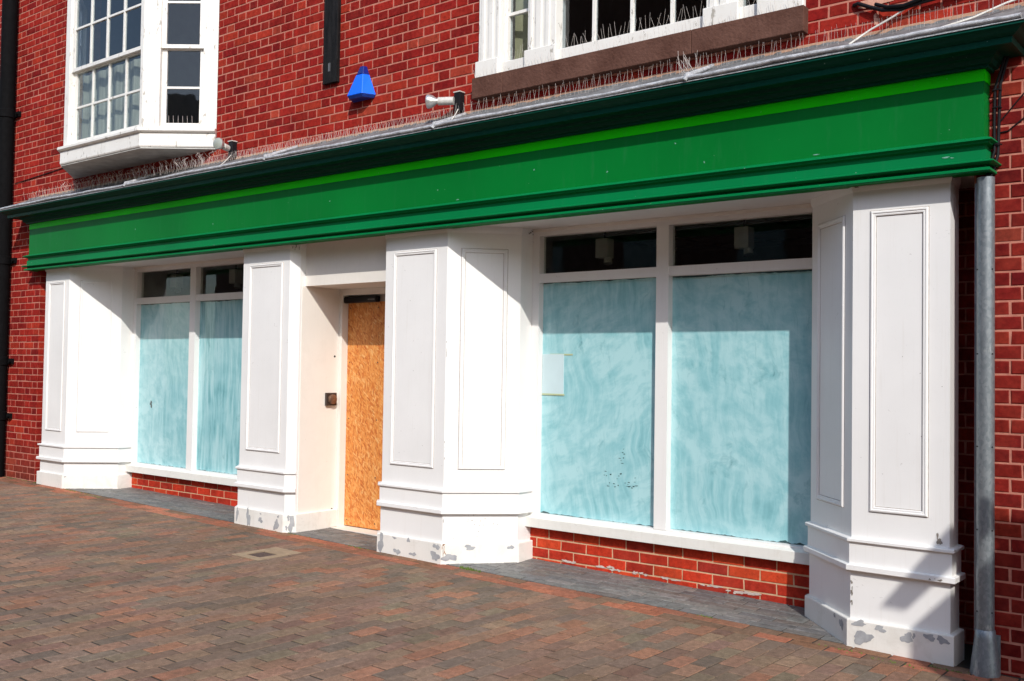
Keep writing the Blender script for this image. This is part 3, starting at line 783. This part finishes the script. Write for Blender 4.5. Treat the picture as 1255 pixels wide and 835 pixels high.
# ---- stall risers below the windows, stretcher bond
RP = [((.53, .042, .018), 3), ((.47, .036, .018), 3), ((.40, .032, .018), 2), ((.56, .062, .022), 1.5), ((.33, .030, .020), .6)]
def riser(x0, x1, ph, za, seed):
    m = MB(); m.box(x0-.01, x1+.01, WY+.0035, WY+.10, -1.62, -1.17); o = m.build('stall_riser', MORTAR2, B)
    R = random.Random(seed); sh = {}
    for k in range(-1, 5):
        zt = za-CH*k-.005; zb = zt-.065; off = ph+(.1125 if k % 2 == 1 else 0) if k else ph
        off = ph+(0 if k % 2 else .1125)+.1125
        n0 = int((x0-off)/.225)-2; x = off+.225*n0
        while x < x1:
            a = max(x+.005, x0); b = min(x+.220, x1)
            if b-a > .03 and zt > -1.5:
                key = (round(b-a, 3), R.randrange(5))
                if key not in sh: sh[key] = brick_mesh('brick', b-a, .065, .03, RBR, len(sh)+seed, .003)
                ob = bpy.data.objects.new('brick', sh[key]); ob.location = (a, WY+R.uniform(-.001, .001), zb+H); ob.color = (*pick(R, RP), 1); link(ob, o)
            x += .225
    return o
RBR = brick_mat('riser_brick_face', 'object', soot=.30, pale=.1)
riser(P1[2]+.002, P2[3]-.002, -10.146*.9951, -1.2474*.9951, 61); riser(P3[2]+.002, P4[2]-.002, -4.6066*1.0004, -1.254, 77)
# efflorescence and mortar smears at the foot
ef = MB(); R4 = random.Random(5)
for (x, dz) in [(-4.30, .012), (-4.02, .02), (-3.92, .014), (-3.72, .016), (-3.45, .02), (-3.12, .018), (-2.98, .01), (-2.86, .016)]:
    for k in range(5): patch(ef, (x+R4.gauss(0, .03), WY-.001), (1, 0), 0, ground_z(x)+.03+dz+R4.uniform(0, .012), R4.uniform(.01, .035), R4.uniform(.003, .009), k+int(x*100), .0015)
ef.build('mortar_smears', mortar_mat('pale_smear', (.42, .34, .30), (.62, .54, .48)), B, kind='stuff')

# ---- doorway
dx0, dx1 = P2[2], P3[0]-.063; LY = .095
m = MB(); m.box(dx0+.001, dx1-.001, LY, .62, .70, TOP-.002); dw = m.build('doorway', CREAM, B)
m = MB()
m.box(dx0+.001, dx0+.040, .485, .60, -1.50, .70); m.box(dx1-.040, dx1-.001, .485, .60, -1.50, .70); m.box(dx0+.040, dx1-.040, .485, .60, .645, .70)
m.build('door_frame', CREAM, dw, bevel=.003)
m = MB(); m.box(dx0-.012, dx0+.004, .06, .484, -1.6, .6995); m.box(dx1-.004, dx1+.012, .06, .484, -1.6, .6995); m.build('side_panel', CREAM, dw)
m = MB(); gz = ground_z(-6.8)
m.box(dx0+.004, dx0+.012, .065, .484, gz-.05, gz+.145); m.box(dx1-.012, dx1-.004, .065, .484, gz-.05, gz+.145); m.build('skirting', CREAM, dw)
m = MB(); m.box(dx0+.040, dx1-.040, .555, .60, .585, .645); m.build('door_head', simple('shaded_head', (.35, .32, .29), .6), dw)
m = MB(); m.box(dx0+.040, dx1-.040, .40, .60, gz-.05, gz+.004); m.build('door_step', CREAM, dw)
m = MB(); m.box(dx0+.042, dx1-.042, .556, .574, gz+.012, .583); m.build('strand_board', OSB, dw)
for x_ in (dx0+.075, -6.40, dx1-.075):
    for z_ in (gz+.06, -.95, -.45, .05, .53):
        m = MB(); m.tube([(x_, .5565, z_), (x_, .5535, z_)], .006, 8); m.build('screw', IRON, dw)
m = MB(); m.box(-6.80, -6.375, .50, .554, .577, .633); co = m.build('door_closer', BLACKPL, dw, bevel=.012)
m = MB(); m.box(-6.48, -6.395, .4985, .4995, .595, .607); m.build('closer_plate', simple('dull_plate', (.10, .10, .10), .3, .5), co)
for (x_, y_, z_) in [(dx0+.0045, .44, .10), (dx0+.0045, .44, -1.25)]:
    m = MB(); m.tube([(x_-.002, y_, z_), (x_+.001, y_, z_)], .010, 10); m.build('screw_hole', BLACKPL, dw)

# ---- soffit under fascia
m = MB(); m.box(-11.33, -1.40, -.105, .60, TOP, TOP+.02); m.box(-11.33, -1.40, -.112, -.105, 1.047, TOP+.02)
so_ = m.build('soffit', SOFFIT, B)

# ---- fascia
FX0, FX1 = -11.395, -1.319; FY = -.11
fpath = [(FX0, .0), (FX0, FY), (FX1, FY), (FX1, .0)]
m = MB(); m.sweep(fpath, [(0, 1.20), (0, 1.60)], closed=False); m.box(FX0+.004, FX1-.004, FY+.004, -.002, 1.05, 1.60)
fas = m.build('fascia', GREEN, B)
m = MB(); m.sweep(fpath, [(-.002, 1.511), (.003, 1.511), (.003, 1.572), (-.002, 1.572)]); m.build('lime_band', LIME, fas)
m = MB(); m.sweep(fpath, [(-.002, 1.226), (.012, 1.222), (.034, 1.213), (.046, 1.208), (.047, 1.201), (.030, 1.193), (.028, 1.187), (.007, 1.181), (.005, 1.159), (-.002, 1.157)]); m.build('upper_moulding', GREEN_T, fas)
m = MB(); m.sweep(fpath, [(-.002, 1.156), (.014, 1.156), (.014, 1.106), (.044, 1.100), (.057, 1.095), (.057, 1.089), (.034, 1.080), (.010, 1.076), (.010, 1.065), (.032, 1.063), (.036, 1.059), (.036, 1.048), (.030, 1.043), (-.002, 1.043)]); m.build('lower_moulding', GREEN_T, fas)
cornp = [(FX0-.02, .0), (FX0-.02, FY), (FX1, FY), (FX1, .0)]
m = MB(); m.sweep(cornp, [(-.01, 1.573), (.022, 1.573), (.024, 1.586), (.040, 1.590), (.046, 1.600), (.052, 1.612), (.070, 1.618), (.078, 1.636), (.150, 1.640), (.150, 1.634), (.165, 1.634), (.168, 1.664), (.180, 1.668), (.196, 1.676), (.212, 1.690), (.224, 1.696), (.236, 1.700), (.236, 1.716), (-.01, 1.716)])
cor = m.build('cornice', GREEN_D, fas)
# lead weathering over the cornice: waves a little, rolled front edge and welted joints
m = MB(); R5 = random.Random(9); xs = []; x = FX0-.262
while x < FX1+.243: xs.append(x); x += .035
xs.append(FX1+.243)
prof = [(-.347, 1.716), (-.346, 1.720), (-.346, 1.725), (-.345, 1.729), (-.342, 1.733), (-.325, 1.738), (-.22, 1.790), (-.11, 1.840), (-.006, 1.888), (-.004, 1.905)]
vs = []
for i, x in enumerate(xs):
    wv = .004*math.sin(x*2.3)+.003*math.sin(x*5.1+1)
    for k, (y, z) in enumerate(prof):
        j = R5.uniform(-.0022, .0022) if 4 < k < 9 else 0
        vs.append((x, y+j, z+j+(wv if 4 < k < 8 else 0)))
n = len(prof); fs = [(i*n+k, i*n+k+1, (i+1)*n+k+1, (i+1)*n+k) for i in range(len(xs)-1) for k in range(n-1)]
m.add(vs, fs)
i0 = 0
for ii in (0, len(xs)-1):                       # close the two ends
    xe = xs[ii]; m.add([(xe, y, z) for y, z in prof]+[(xe, -.004, 1.714)], [tuple(range(n+1))])
m.build('lead_flashing', LEAD, fas, smooth=True)
LROLL = simple('lit_lead_roll', (.46, .47, .49), .5, .2, .35, 26, .8, .006)  # paler than the flashing: lit roll against shaded lead, put into the colour
m = MB(); pts = []; x = FX0-.262
while x < FX1+.245:
    pts.append((x, -.349+.003*math.sin(x*3.1), 1.738+.003*math.sin(x*2.3)+.0025*math.sin(x*7.7)+R5.uniform(-.0012, .0012))); x += .06
m.tube(pts, [.0125+R5.uniform(-.0015, .0015) for _ in pts], 9); m.build('lead_roll', LROLL, fas, smooth=True)
m = MB(); m.box(FX0-.262, FX1+.245, -.353, -.346, 1.7130, 1.7165); m.build('drip_edge', LROLL, fas)
m = MB()
for x in (-9.0, -6.85, -4.93, -2.90):
    m.tube([(x, -.362, 1.722), (x+.01, -.350, 1.752), (x, -.30, 1.768), (x+.01, -.15, 1.835), (x, -.01, 1.896)], [.012, .018, .017, .014, .012], 8)
    for k in range(5): m.tube([(x+R5.uniform(-.05, .05), -.352, 1.735), (x+R5.uniform(-.03, .03), -.32, 1.752+R5.uniform(0, .012))], [.010, .008], 6)
m.build('lead_joints', LROLL, fas, smooth=True, kind='stuff')
m = MB(); x = -10.9
m.sweep([(FX0-.02, -.001), (2.0, -.001)], [(-.001, 1.893), (.004, 1.893), (.003, 1.912), (-.001, 1.915)]); m.build('flashing_mortar', mortar_mat('flashing_mortar', (.36, .20, .13), (.50, .30, .2)), fas)

# ---- upper right window: three lights over a brown stone sill
m = MB(); 
sx = [-4.82, -4.53, -3.02, -2.296]
for a, b in zip(sx[:-1], sx[1:]): m.box(a+.002, b-.001, -.07, .10, 1.976, 2.128)
st = m.build('stone_sill', STONE, B, bevel=.004)
m = MB(); fy = -.02
m.box(-4.80, -4.585, fy, .10, 2.128, 3.80); m.box(-4.345, -4.10, fy, .10, 2.128, 3.80); m.box(-2.945, -2.735, fy, .10, 2.128, 3.80); m.box(-2.575, -2.32, fy, .10, 2.128, 3.80)
for a, b in ((-4.585, -4.345), (-4.10, -2.945), (-2.735, -2.575)):
    m.box(a, b, fy+.012, .10, 2.128, 2.222); m.box(a, b, fy+.012, .10, 3.70, 3.80)
uw = m.build('casement_window', WHITE_OLD, B, bevel=.004)
for a, b in ((-4.815, -4.60), (-4.36, -4.085), (-2.96, -2.72), (-2.60, -2.31)):
    m = MB(); m.box(a, b, fy-.022, fy+.02, 2.130, 2.255); m.build('post_foot', WHITE_OLD, uw, bevel=.006)
for a, b in ((-4.77, -4.74), (-4.70, -4.66), (-4.625, -4.60), (-4.325, -4.30), (-4.27, -4.22), (-4.185, -4.15), (-2.92, -2.88), (-2.85, -2.80), (-2.55, -2.51), (-2.48, -2.42)):
    m = MB(); m.box(a, b, fy-.010, fy+.001, 2.256, 3.80); m.build('post_moulding', WHITE_OLD, uw, bevel=.003)
gy = .06
m = MB(); m.box(-4.585, -4.565, .03, .085, 2.222, 3.7); m.box(-4.365, -4.345, .03, .085, 2.222, 3.7); m.build('sash_stile', WHITE_OLD, uw)
for a, b, ww in ((-4.567, -4.345, None), (-4.10, -2.945, (-3.826, -3.524, -3.222)), (-2.735, -2.575, None)):
    m = MB(); m.box(a, b, gy, gy+.004, 2.222, 3.70); m.build('pane', GLASS, uw)
    rows = (2.578, 2.94, 3.30) if ww is None else (2.625, 2.98, 3.33)
    for z in rows:
        m = MB(); m.box(a, b, gy-.018, gy+.012, z-.011, z+.011); m.build('glazing_bar', WHITE_OLD, uw)
    for x in (ww or ()):
        m = MB(); m.box(x-.011, x+.011, gy-.019, gy+.013, 2.222, 3.70); m.build('glazing_bar', WHITE_OLD, uw)
m = MB(); m.sweep([(-4.60, .16), (-4.44, .19)], [(-.004, 2.13), (.004, 2.13), (.004, 3.75), (-.004, 3.75)]); m.build('curtain', simple('cream_blind', (.55, .48, .28), .8), uw)

# ---- oriel bay window upper left
bx0, bx1, by = -10.06, -8.60, -.43
bp = [(BAY[0], .0), (bx0, by), (bx1, by), (BAY[1], .0)]
m = MB(); m.sweep(bp, [(-.30, 2.165), (.012, 2.165), (.05, 2.180), (.056, 2.186), (.056, 2.208), (.050, 2.213), (-.30, 2.232)])
bay = m.build('bay_window', WHITE_OLD, B)
m = MB(); m.sweep(bp, [(-.02, 2.036), (.022, 2.036), (.028, 2.050), (.026, 2.165), (-.02, 2.165)]); m.build('apron_board', WHITE_OLD, bay, bevel=.003)
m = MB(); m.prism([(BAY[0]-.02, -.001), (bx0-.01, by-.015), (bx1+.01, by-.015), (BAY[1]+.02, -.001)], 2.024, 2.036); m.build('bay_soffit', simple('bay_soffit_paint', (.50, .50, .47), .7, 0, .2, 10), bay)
# posts and heads along a face: p, d, length, then light from s0 to s1
def sash_face(p, q, s0, s1, nb, jamb, zt=4.15):
    P_ = Vector(p); Q = Vector(q); L = (Q-P_).length; d = (Q-P_).normalized(); T = .10
    m = MB(); m.obox(p, d, 0.002, s0, 0, T, 2.21, zt); m.obox(p, d, s1, L-.002, 0, T, 2.21, zt)
    m.obox(p, d, s0, s1, .01, T, 2.21, 2.242); m.obox(p, d, s0, s1, .01, T, 3.86, zt)
    m.build('frame', WHITE_OLD, bay, bevel=.003)
    for (z0, z1, t0, rows) in ((2.242, 3.005, .055, (2.62,)), (2.985, 3.86, .022, (3.425,))):
        sm = MB(); st_ = .046; rb = .04 if z0 < 2.5 else .035
        sm.obox(p, d, s0, s0+st_, t0, t0+.035, z0, z1); sm.obox(p, d, s1-st_, s1, t0, t0+.035, z0, z1)
        sm.obox(p, d, s0+st_, s1-st_, t0, t0+.035, z0, z0+rb); sm.obox(p, d, s0+st_, s1-st_, t0, t0+.035, z1-.03, z1)
        so2 = sm.build('sash', WHITE_OLD, bay)
        a, b = s0+st_, s1-st_
        gm_ = MB(); gm_.obox(p, d, a, b, t0+.018, t0+.022, z0+rb, z1-.03); gm_.build('pane', GLASS, bay)
        for z in rows:
            g_ = MB(); g_.obox(p, d, a, b, t0+.006, t0+.03, z-.010, z+.010); g_.build('glazing_bar', WHITE_OLD, bay)
        for k in range(1, nb):
            s = a+(b-a)*k/nb; g_ = MB(); g_.obox(p, d, s-.010, s+.010, t0+.004, t0+.031, z0+rb, z1-.03); g_.build('glazing_bar', WHITE_OLD, bay)
sash_face((bx0, by), (bx1, by), .085, (bx1-bx0)-.05, 4, 0)
Ls = (Vector((BAY[1], 0))-Vector((bx1, by))).length
sash_face((bx1, by), (BAY[1], 0), .16, Ls-.14, 1, 0)
sash_face((BAY[0], 0), (bx0, by), .14, Ls-.16, 1, 0)
m = MB(); m.prism([(BAY[0], .02), (bx0, by), (bx1, by), (BAY[1], .02)], 4.15, 4.20); m.build('bay_roof', LEAD, bay)
m = MB(); m.sweep([(-10.0+.08*k, -.265+(.02 if k % 2 else 0)) for k in range(14)], [(0, 2.25), (0, 2.99)], closed=False); m.build('net_curtain', simple('net_curtain', (.42, .40, .31), .9, 0, .3, 3, 0, stretch=(8, 8, .4)), bay)

# ================================================================== THINGS ON THE FRONT
# black downpipe at far left
t = empty('downpipe', (-12.03, -.07, ground_z(-12)), 'black cast iron downpipe running up the brick wall left of the shopfront', 'downpipe')
pxx = -12.02
m = MB(); m.tube([(pxx-.04, -.10, -1.40), (pxx-.04, -.10, 5.3)], .085, 20); m.build('pipe', BLACK, t, smooth=True)
for z in (-.62, .02, 2.93, 1.2):
    m = MB(); m.tube([(pxx-.04, -.10, z-.05), (pxx-.04, -.10, z-.045), (pxx-.04, -.10, z+.045), (pxx-.04, -.10, z+.05)], [.085, .096, .096, .085], 20); m.box(pxx-.11, pxx+.11, -.03, .0, z-.03, z+.03)
    m.tube([(pxx+.09, -.03, z), (pxx+.09, -.055, z)], .018, 8); m.build('collar', BLACK, t, smooth=True)
# galvanised downpipe at right
t = empty('downpipe', (-1.318, -.055, ground_z(-1.3)), 'galvanised steel downpipe with open top standing between white pier and brick wall at right', 'downpipe')
gx_ = -1.322; gy_ = -.062; gr_ = .0425
m = MB(); ring = []
m.tube([(gx_, gy_, -1.29), (gx_, gy_, 1.022)], gr_, 24, cap=False); m.tube([(gx_, gy_, 1.022), (gx_, gy_, -1.29)], gr_-.003, 24, cap=False)
m.box(gx_-.056, gx_-.037, gy_+.012, gy_+.022, -1.29, 1.0)
m.build('pipe', GALV, t, smooth=True)
m = MB(); m.tube([(gx_, gy_, -1.55), (gx_, gy_-.004, -1.50), (gx_, gy_-.002, -1.44), (gx_, gy_, -1.315), (gx_, gy_, -1.272), (gx_, gy_, -1.270)], [.074, .072, .066, .051, .047, .045], 24); m.box(gx_+.03, gx_+.062, gy_+.03, gy_+.045, -1.52, -1.30); m.build('shoe', GALV, t, smooth=True)
m = MB(); R6 = random.Random(3)
for z in (.55, .12, -.35, -.77, -1.18):
    for a in (-2.4, -.55): m.tube([(gx_+gr_*math.cos(a), gy_+gr_*math.sin(a), z), (gx_+(gr_+.003)*math.cos(a), gy_+(gr_+.003)*math.sin(a), z)], .004, 6)
m.build('screws', BLACKPL, t, kind='stuff')

# cables, with two strands standing in for shadow lines
m = MB()
m.tube([(-1.205, -.03, 1.70), (-1.235, -.035, 1.60), (-1.262, -.03, 1.50), (-1.268, -.028, 1.31), (-1.272, -.03, 1.14), (-1.29, -.045, 1.06), (-1.315, -.06, 1.00)], .0085, 8)
m.tube([(-1.22, -.045, 1.70), (-1.25, -.05, 1.58), (-1.283, -.045, 1.48), (-1.287, -.044, 1.30), (-1.285, -.044, 1.16), (-1.305, -.058, 1.07), (-1.33, -.065, 1.00)], .007, 8)
for z in (1.47, 1.38, 1.19): m.tube([(-1.255, -.03, z), (-1.262, -.05, z+.003), (-1.29, -.055, z), (-1.297, -.035, z)], .004, 6)
tag(m.build('cable', BLACKPL, smooth=True), 'black cables clipped to the wall and dropping into the galvanised downpipe', 'cable')
m = MB(); m.tube([(-1.27, -.006, 1.312), (-1.22, -.006, 1.37), (-1.157, -.006, 1.443), (-1.05, -.006, 1.57), (-.95, -.006, 1.72)], .0035, 6)  # dark strand laid where a diagonal shadow line falls on the wall
tag(m.build('cable', BLACKPL, smooth=True), 'thin black strand climbing right brick wall, standing in for a shadow line', 'cable')
m = MB(); m.tube([(-1.27, -.006, 1.258), (-1.23, -.006, 1.262), (-1.157, -.006, 1.318), (-1.08, -.006, 1.385), (-.95, -.006, 1.47)], .0035, 6)  # second dark strand in place of the lower shadow line
tag(m.build('cable', BLACKPL, smooth=True), 'lower thin black strand on right brick wall, standing in for a shadow line', 'cable')
m = MB()
m.tube([(-2.03, .0, 2.085), (-2.0, -.02, 2.083), (-1.93, -.03, 2.045), (-1.86, -.035, 2.012), (-1.76, -.035, 1.995), (-1.66, -.035, 2.01), (-1.5, -.035, 2.02), (-1.3, -.035, 2.055), (-1.0, -.035, 2.12), (-.4, -.035, 2.2)], .011, 8)
m.tube([(-1.90, -.03, 2.055), (-1.83, -.045, 2.02), (-1.74, -.05, 2.008), (-1.6, -.05, 2.035), (-1.4, -.05, 2.055), (-1.1, -.05, 2.12), (-.4, -.05, 2.24)], .010, 8)
tag(m.build('cable', BLACKPL, smooth=True), 'thick black cable pair coming out of a mortar patch above the right end of fascia', 'cable')
m = MB(); patch(m, (-1.91, -.0025), (1, 0), 0, 2.075, .085, .028, 4, .001); patch(m, (-1.80, -.0025), (1, 0), 0, 2.115, .045, .022, 6, .001); patch(m, (-1.905, -.0025), (1, 0), 0, 1.975, .012, .035, 9, .001)
m.build('mortar_repair', mortar_mat('pink_mortar', (.50, .22, .15), (.68, .38, .28)), B)
m = MB(); m.tube([(-1.985, -.20, 1.80), (-1.92, -.06, 1.905), (-1.80, -.03, 1.965), (-1.66, -.03, 2.035), (-1.5, -.03, 2.12)], .0055, 6)
tag(m.build('cable', CABLE_W, smooth=True), 'white cable rising diagonally over the lead behind the black cables', 'cable')
m = MB(); m.tube([(-1.50, -.26, 1.775), (-1.36, -.16, 1.83), (-1.22, -.08, 1.90), (-1.05, -.03, 1.95), (-.8, -.02, 1.97)], .0055, 6)
tag(m.build('cable', CABLE_W, smooth=True), 'cream cable lying over the lead at the far right end of fascia', 'cable')
m = MB(); m.tube([(-12.0, -.006, 2.115), (-11.6, -.006, 2.135), (-11.2, -.006, 2.155), (-10.85, -.006, 2.175), (-10.65, -.006, 2.165)], .005, 6)
tag(m.build('cable', BLACKPL, smooth=True), 'thin dark cable across the brick wall between black downpipe and bay window', 'cable')

# black timber fillet
m = MB(); m.box(-6.51, -6.335, -.035, -.001, 2.372, 4.6)
t = m.build('timber_board', BLACKWOOD, bevel=.003); tag(t, 'black vertical weathered timber board fixed to the brick wall above the blue alarm box', 'board')
m = MB(); m.box(-6.44, -6.434, -.037, -.034, 2.47, 2.54); m.box(-6.424, -6.418, -.037, -.034, 2.47, 2.54); m.build('staple', simple('dull_steel', (.3, .3, .3), .4, .6), t)

# alarm box
t = empty('alarm_box', (-6.03, 0, 2.17), 'bright blue wedge shaped alarm box on the brick wall below the black board', 'alarm box')
m = MB(); c0 = (-6.035, 0)
def wedge(mb, z0, z1, w0, w1, e0, e1):
    vs = [(-6.035-w0, -.002, z0), (-6.035+w0, -.002, z0), (-6.035+w0*.62, -e0, z0), (-6.035-w0*.62, -e0, z0), (-6.035-w1, -.002, z1), (-6.035+w1, -.002, z1), (-6.035+w1*.62, -e1, z1), (-6.035-w1*.62, -e1, z1)]
    mb.add(vs, [(0, 1, 2, 3), (4, 7, 6, 5), (3, 2, 6, 7), (2, 1, 5, 6), (0, 3, 7, 4), (1, 0, 4, 5)])
wedge(m, 2.195, 2.372, .142, .062, .110, .058); m.build('case', BLUE, t, bevel=.006)
m = MB(); wedge(m, 2.374, 2.445, .060, .032, .056, .034); m.build('case_top', NAVY, t, bevel=.006)  # top section in a darker blue than the case
m = MB(); wedge(m, 2.170, 2.193, .122, .138, .090, .106); m.build('base', simple('deep_blue_base', (.0, .03, .25), .4), t, bevel=.004)

# spotlights
def spotlight(x, z, label, ang, lx):
    t = empty('spotlight', (x, 0, z-.1), label, 'spotlight', 'spotlights above the cornice')
    m = MB(); m.box(x-.030, x+.030, -.055, -.001, z-.075, z+.065); m.build('bracket', BLACKPL, t, bevel=.004)
    m = MB(); m.box(x-.033, x+.033, -.06, -.001, z+.065, z+.073); m.build('bracket_cap', LAMPW, t)
    s = Vector((x-.015, -.07, z)); e = Vector(lx); hl = .12 if x > -6 else .06
    d = (e-s).normalized()
    m = MB(); m.tube([s, s+d*hl], [.030, .030], 16); m.build('lamp_holder', LAMPW, t, smooth=True)
    a = s+d*hl
    m = MB(); m.tube([a, a+d*.012, a+d*.045, a+d*.075, a+d*.084], [.018, .022, .045, .054, .052], 20); m.build('lamp', CHROME, t, smooth=True)
    m = MB(); m.tube([a+d*.084, a+d*.091, a+d*.096], [.050, .035, .010], 20); m.build('lens', simple('lamp_lens', (.30, .32, .28), .2), t, smooth=True)
    m = MB(); m.tube([(x+.01, -.05, z-.06), (x+.04, -.10, z-.10), (x+.07, -.16, z-.15), (x+.10, -.22, z-.19)], .004, 6); m.build('flex', CABLE_W, t, smooth=True)
    return t
spotlight(-4.975, 1.990, 'grey spotlight pointing left on a black bracket beside the brown stone window sill', 0, (-5.25, -.20, 1.995))
spotlight(-7.745, 1.985, 'round grey spotlight on a black bracket at the right end of the bay window sill', 0, (-7.66, -.42, 2.03))

# lock plate by the door
t = empty('door_entry_box', (-6.83, .30, -.42), 'small black box with round bronze button left of the boarded door', 'entry box')
m = MB(); m.box(dx0+.0045, dx0+.030, .335, .452, -.335+.0, -.222); bx_ = m
m.build('case', simple('dark_brown_metal', (.05, .035, .03), .4, .3), t, bevel=.003)
m = MB(); m.tube([(dx0+.03, .394, -.279), (dx0+.052, .394, -.279), (dx0+.057, .394, -.279)], [.044, .042, .034], 24); m.build('button', BRASS, t, smooth=True)

# paper notice
nt_ = empty('notice', (-4.53, .56, -.18), 'pale blank paper notice taped inside left of the large right window', 'notice')
m = MB(); m.box(-4.607, -4.41, WY+.0405, WY+.0445, -.175, .127); m.build('sheet', PAPER, nt_)
m = MB(); m.box(-4.607, -4.40, WY+.0395, WY+.0402, -.183, -.170); m.box(-4.54, -4.33, WY+.0425, WY+.0432, .118, .130); m.build('tape', TAPE, nt_)

# lights hanging inside the shop
for i, (x, y, lab) in enumerate([(-4.348, 1.0, 'pale box light hanging inside behind left toplight of the large right window'), (-3.169, 1.0, 'pale box light hanging inside behind right toplight of the large right window'),
                                 (-10.175, 1.0, 'pale box light inside behind left toplight of the small left window'), (-9.069, 1.0, 'pale box light inside behind right toplight of the small left window')]):
    t = empty('ceiling_light', (x, y, 1.36), lab, 'light', 'box lights inside the shop')
    m = MB(); m.box(x-.005, x+.005, y-.005, y+.005, 1.03, 1.345); m.build('rod', BLACKPL, t)
    m = MB(); m.box(x-.055, x+.055, y-.05, y+.05, .885, 1.037); m.build('shade', FIT, t, bevel=.006)
    m = MB(); m.tube([(x+.03, y, .89), (x+.04, y-.01, .84)], [.03, .036], 12); m.build('lamp', FIT, t)

# bird spikes: strips of upright wires, far too many to count
m = MB(); R7 = random.Random(17)
def spike(x, y, z, h, lean=(0, 0), r=.0010):
    m.tube([(x, y, z), (x+lean[0], y+lean[1], z+h)], [r, r*.8], 3, cap=False)
x = -11.3
while x < -1.0:
    dense = -8.4 < x < -4.95
    yb = -.10 if dense else -.17
    zb = 1.905+yb*.45
    for k in range(3):
        spike(x+R7.uniform(-.008, .008), yb+(-.05, 0, .05)[k]+R7.uniform(-.006, .006), zb+(-.022, 0, .022)[k], (R7.uniform(.055, .08) if dense else R7.uniform(.075, .105)), (R7.uniform(-.007, .007), (-.025, 0, .025)[k]+R7.uniform(-.008, .008)), .0009)
    x += R7.uniform(.024, .036) if dense else R7.uniform(.05, .085)
x = -10.55
while x < -7.85:                               # tangle under the bay
    z0 = 1.905-.06*.45
    pts = []; bx_ = x+R7.uniform(-.02, .02); by_ = R7.uniform(-.26, -.05)
    for k in range(5): pts.append((bx_+.018*math.sin(k*1.4), by_-.012*k*R7.uniform(-1, 1), 1.905+by_*.45+k*.032))
    m.tube(pts, .0009, 3, cap=False); x += .024
for a, b, y, z, stp in ((-4.10, -2.945, .0, 2.224, .028), (-4.585, -4.345, .0, 2.224, .02), (-2.735, -2.575, .0, 2.224, .025)):
    x = a+.02
    while x < b-.02:
        spike(x, y, z, R7.uniform(.05, .10), (R7.uniform(-.03, .03), R7.uniform(-.02, .01))); x += stp*R7.uniform(.6, 1.3)
x = -4.80
while x < -2.33:
    spike(x, -.052, 2.128, R7.uniform(.03, .08), (R7.uniform(-.01, .01), -.012), .0011); x += .028
x = -8.50                                          # along the side light of the bay
for k in range(9): spike(-8.48+.035*k, -.37+.027*k, 2.22, .11, (R7.uniform(-.005, .005), -.005), .0017)
for k in range(14): spike(-2.96+R7.uniform(-.07, .07), -.25+R7.uniform(-.03, .1), 1.80, R7.uniform(.09, .15), (R7.uniform(-.10, .03), R7.uniform(-.03, .03)), .0018)
tag(m.build('bird_spikes', WIRE), 'rows of thin wire bird spikes along the lead flashing and window sills', 'bird spikes', kind='stuff')

# added unseen sheets, outlined to throw the shadow at the right-hand pier's foot
ms = empty('shadow_caster', (2.0, -2.1, -1.5), 'plain sheets on posts out of view at right, added to cast a shadow', 'shadow caster')
CASTER = simple('caster_canvas', (.50, .46, .40), .9)
T_ = 2.4; ox, oz = 1.03*T_, 1.08*T_; yc = -.03-T_
def slab(pts, name, y0=yc-.012, y1=yc+.012):
    m = MB(); k = len(pts); m.add([(x+ox, y0, z+oz) for x, z in pts]+[(x+ox, y1, z+oz) for x, z in pts], [tuple(range(k)), tuple(reversed(range(k, 2*k)))]+[(i, k+i, k+(i+1) % k, (i+1) % k) for i in range(k)]); return m.build(name, CASTER, ms)
slab([(-1.85, -1.237), (-1.716, -1.240), (-1.486, -.985), (-1.30, -.79), (.3, -.79), (.3, -.69), (-1.41, -.69), (-1.50, -.775)], 'caster_upper')
slab([(-1.674, -1.31), (-1.498, -1.12), (-1.30, -.93), (-1.22, -.792), (.3, -.792), (.3, -4.0), (-1.674, -4.0)], 'caster_lower', yc-.045, yc-.020)
for px_ in (-1.15, .25):
    m = MB(); m.tube([(px_+ox, yc-.07, -1.55), (px_+ox, yc-.07, -.95+oz)], .02, 8); m.build('caster_post', GALV, ms)

# ================================================================== ACROSS THE STREET (behind the camera, seen only in reflections)
op = empty('terrace_building', (-8, -17, -1.4), 'plain brown brick terrace across the street seen only as reflections', 'building')
FARB = simple('brown_brick_far', (.16, .075, .05), .9, 0, .3, 20)
m = MB(); m.box(-7.5, 16, -22, -17, -1.6, 5.6); m.box(-34, -7.5, -22.5, -17.01, -1.6, 10.5); m.build('wall', FARB, op)
m = MB(); m.add([(-7.49, -16.7, 5.6), (16.3, -16.7, 5.6), (16.3, -19.5, 7.8), (-7.49, -19.5, 7.8), (-7.49, -22.3, 5.6), (16.3, -22.3, 5.6)], [(0, 1, 2, 3), (3, 2, 5, 4), (0, 3, 4), (1, 5, 2)]); m.build('roof', simple('slate_roof', (.06, .06, .065), .7), op)
for k in range(14):
    for z in (-.4, 2.4):
        m = MB(); m.box(-32+3.4*k, -30.7+3.4*k, -17.03, -16.98, z, z+1.5); m.build('window', simple('far_window', (.05, .06, .07), .1) if False else THIN, op)
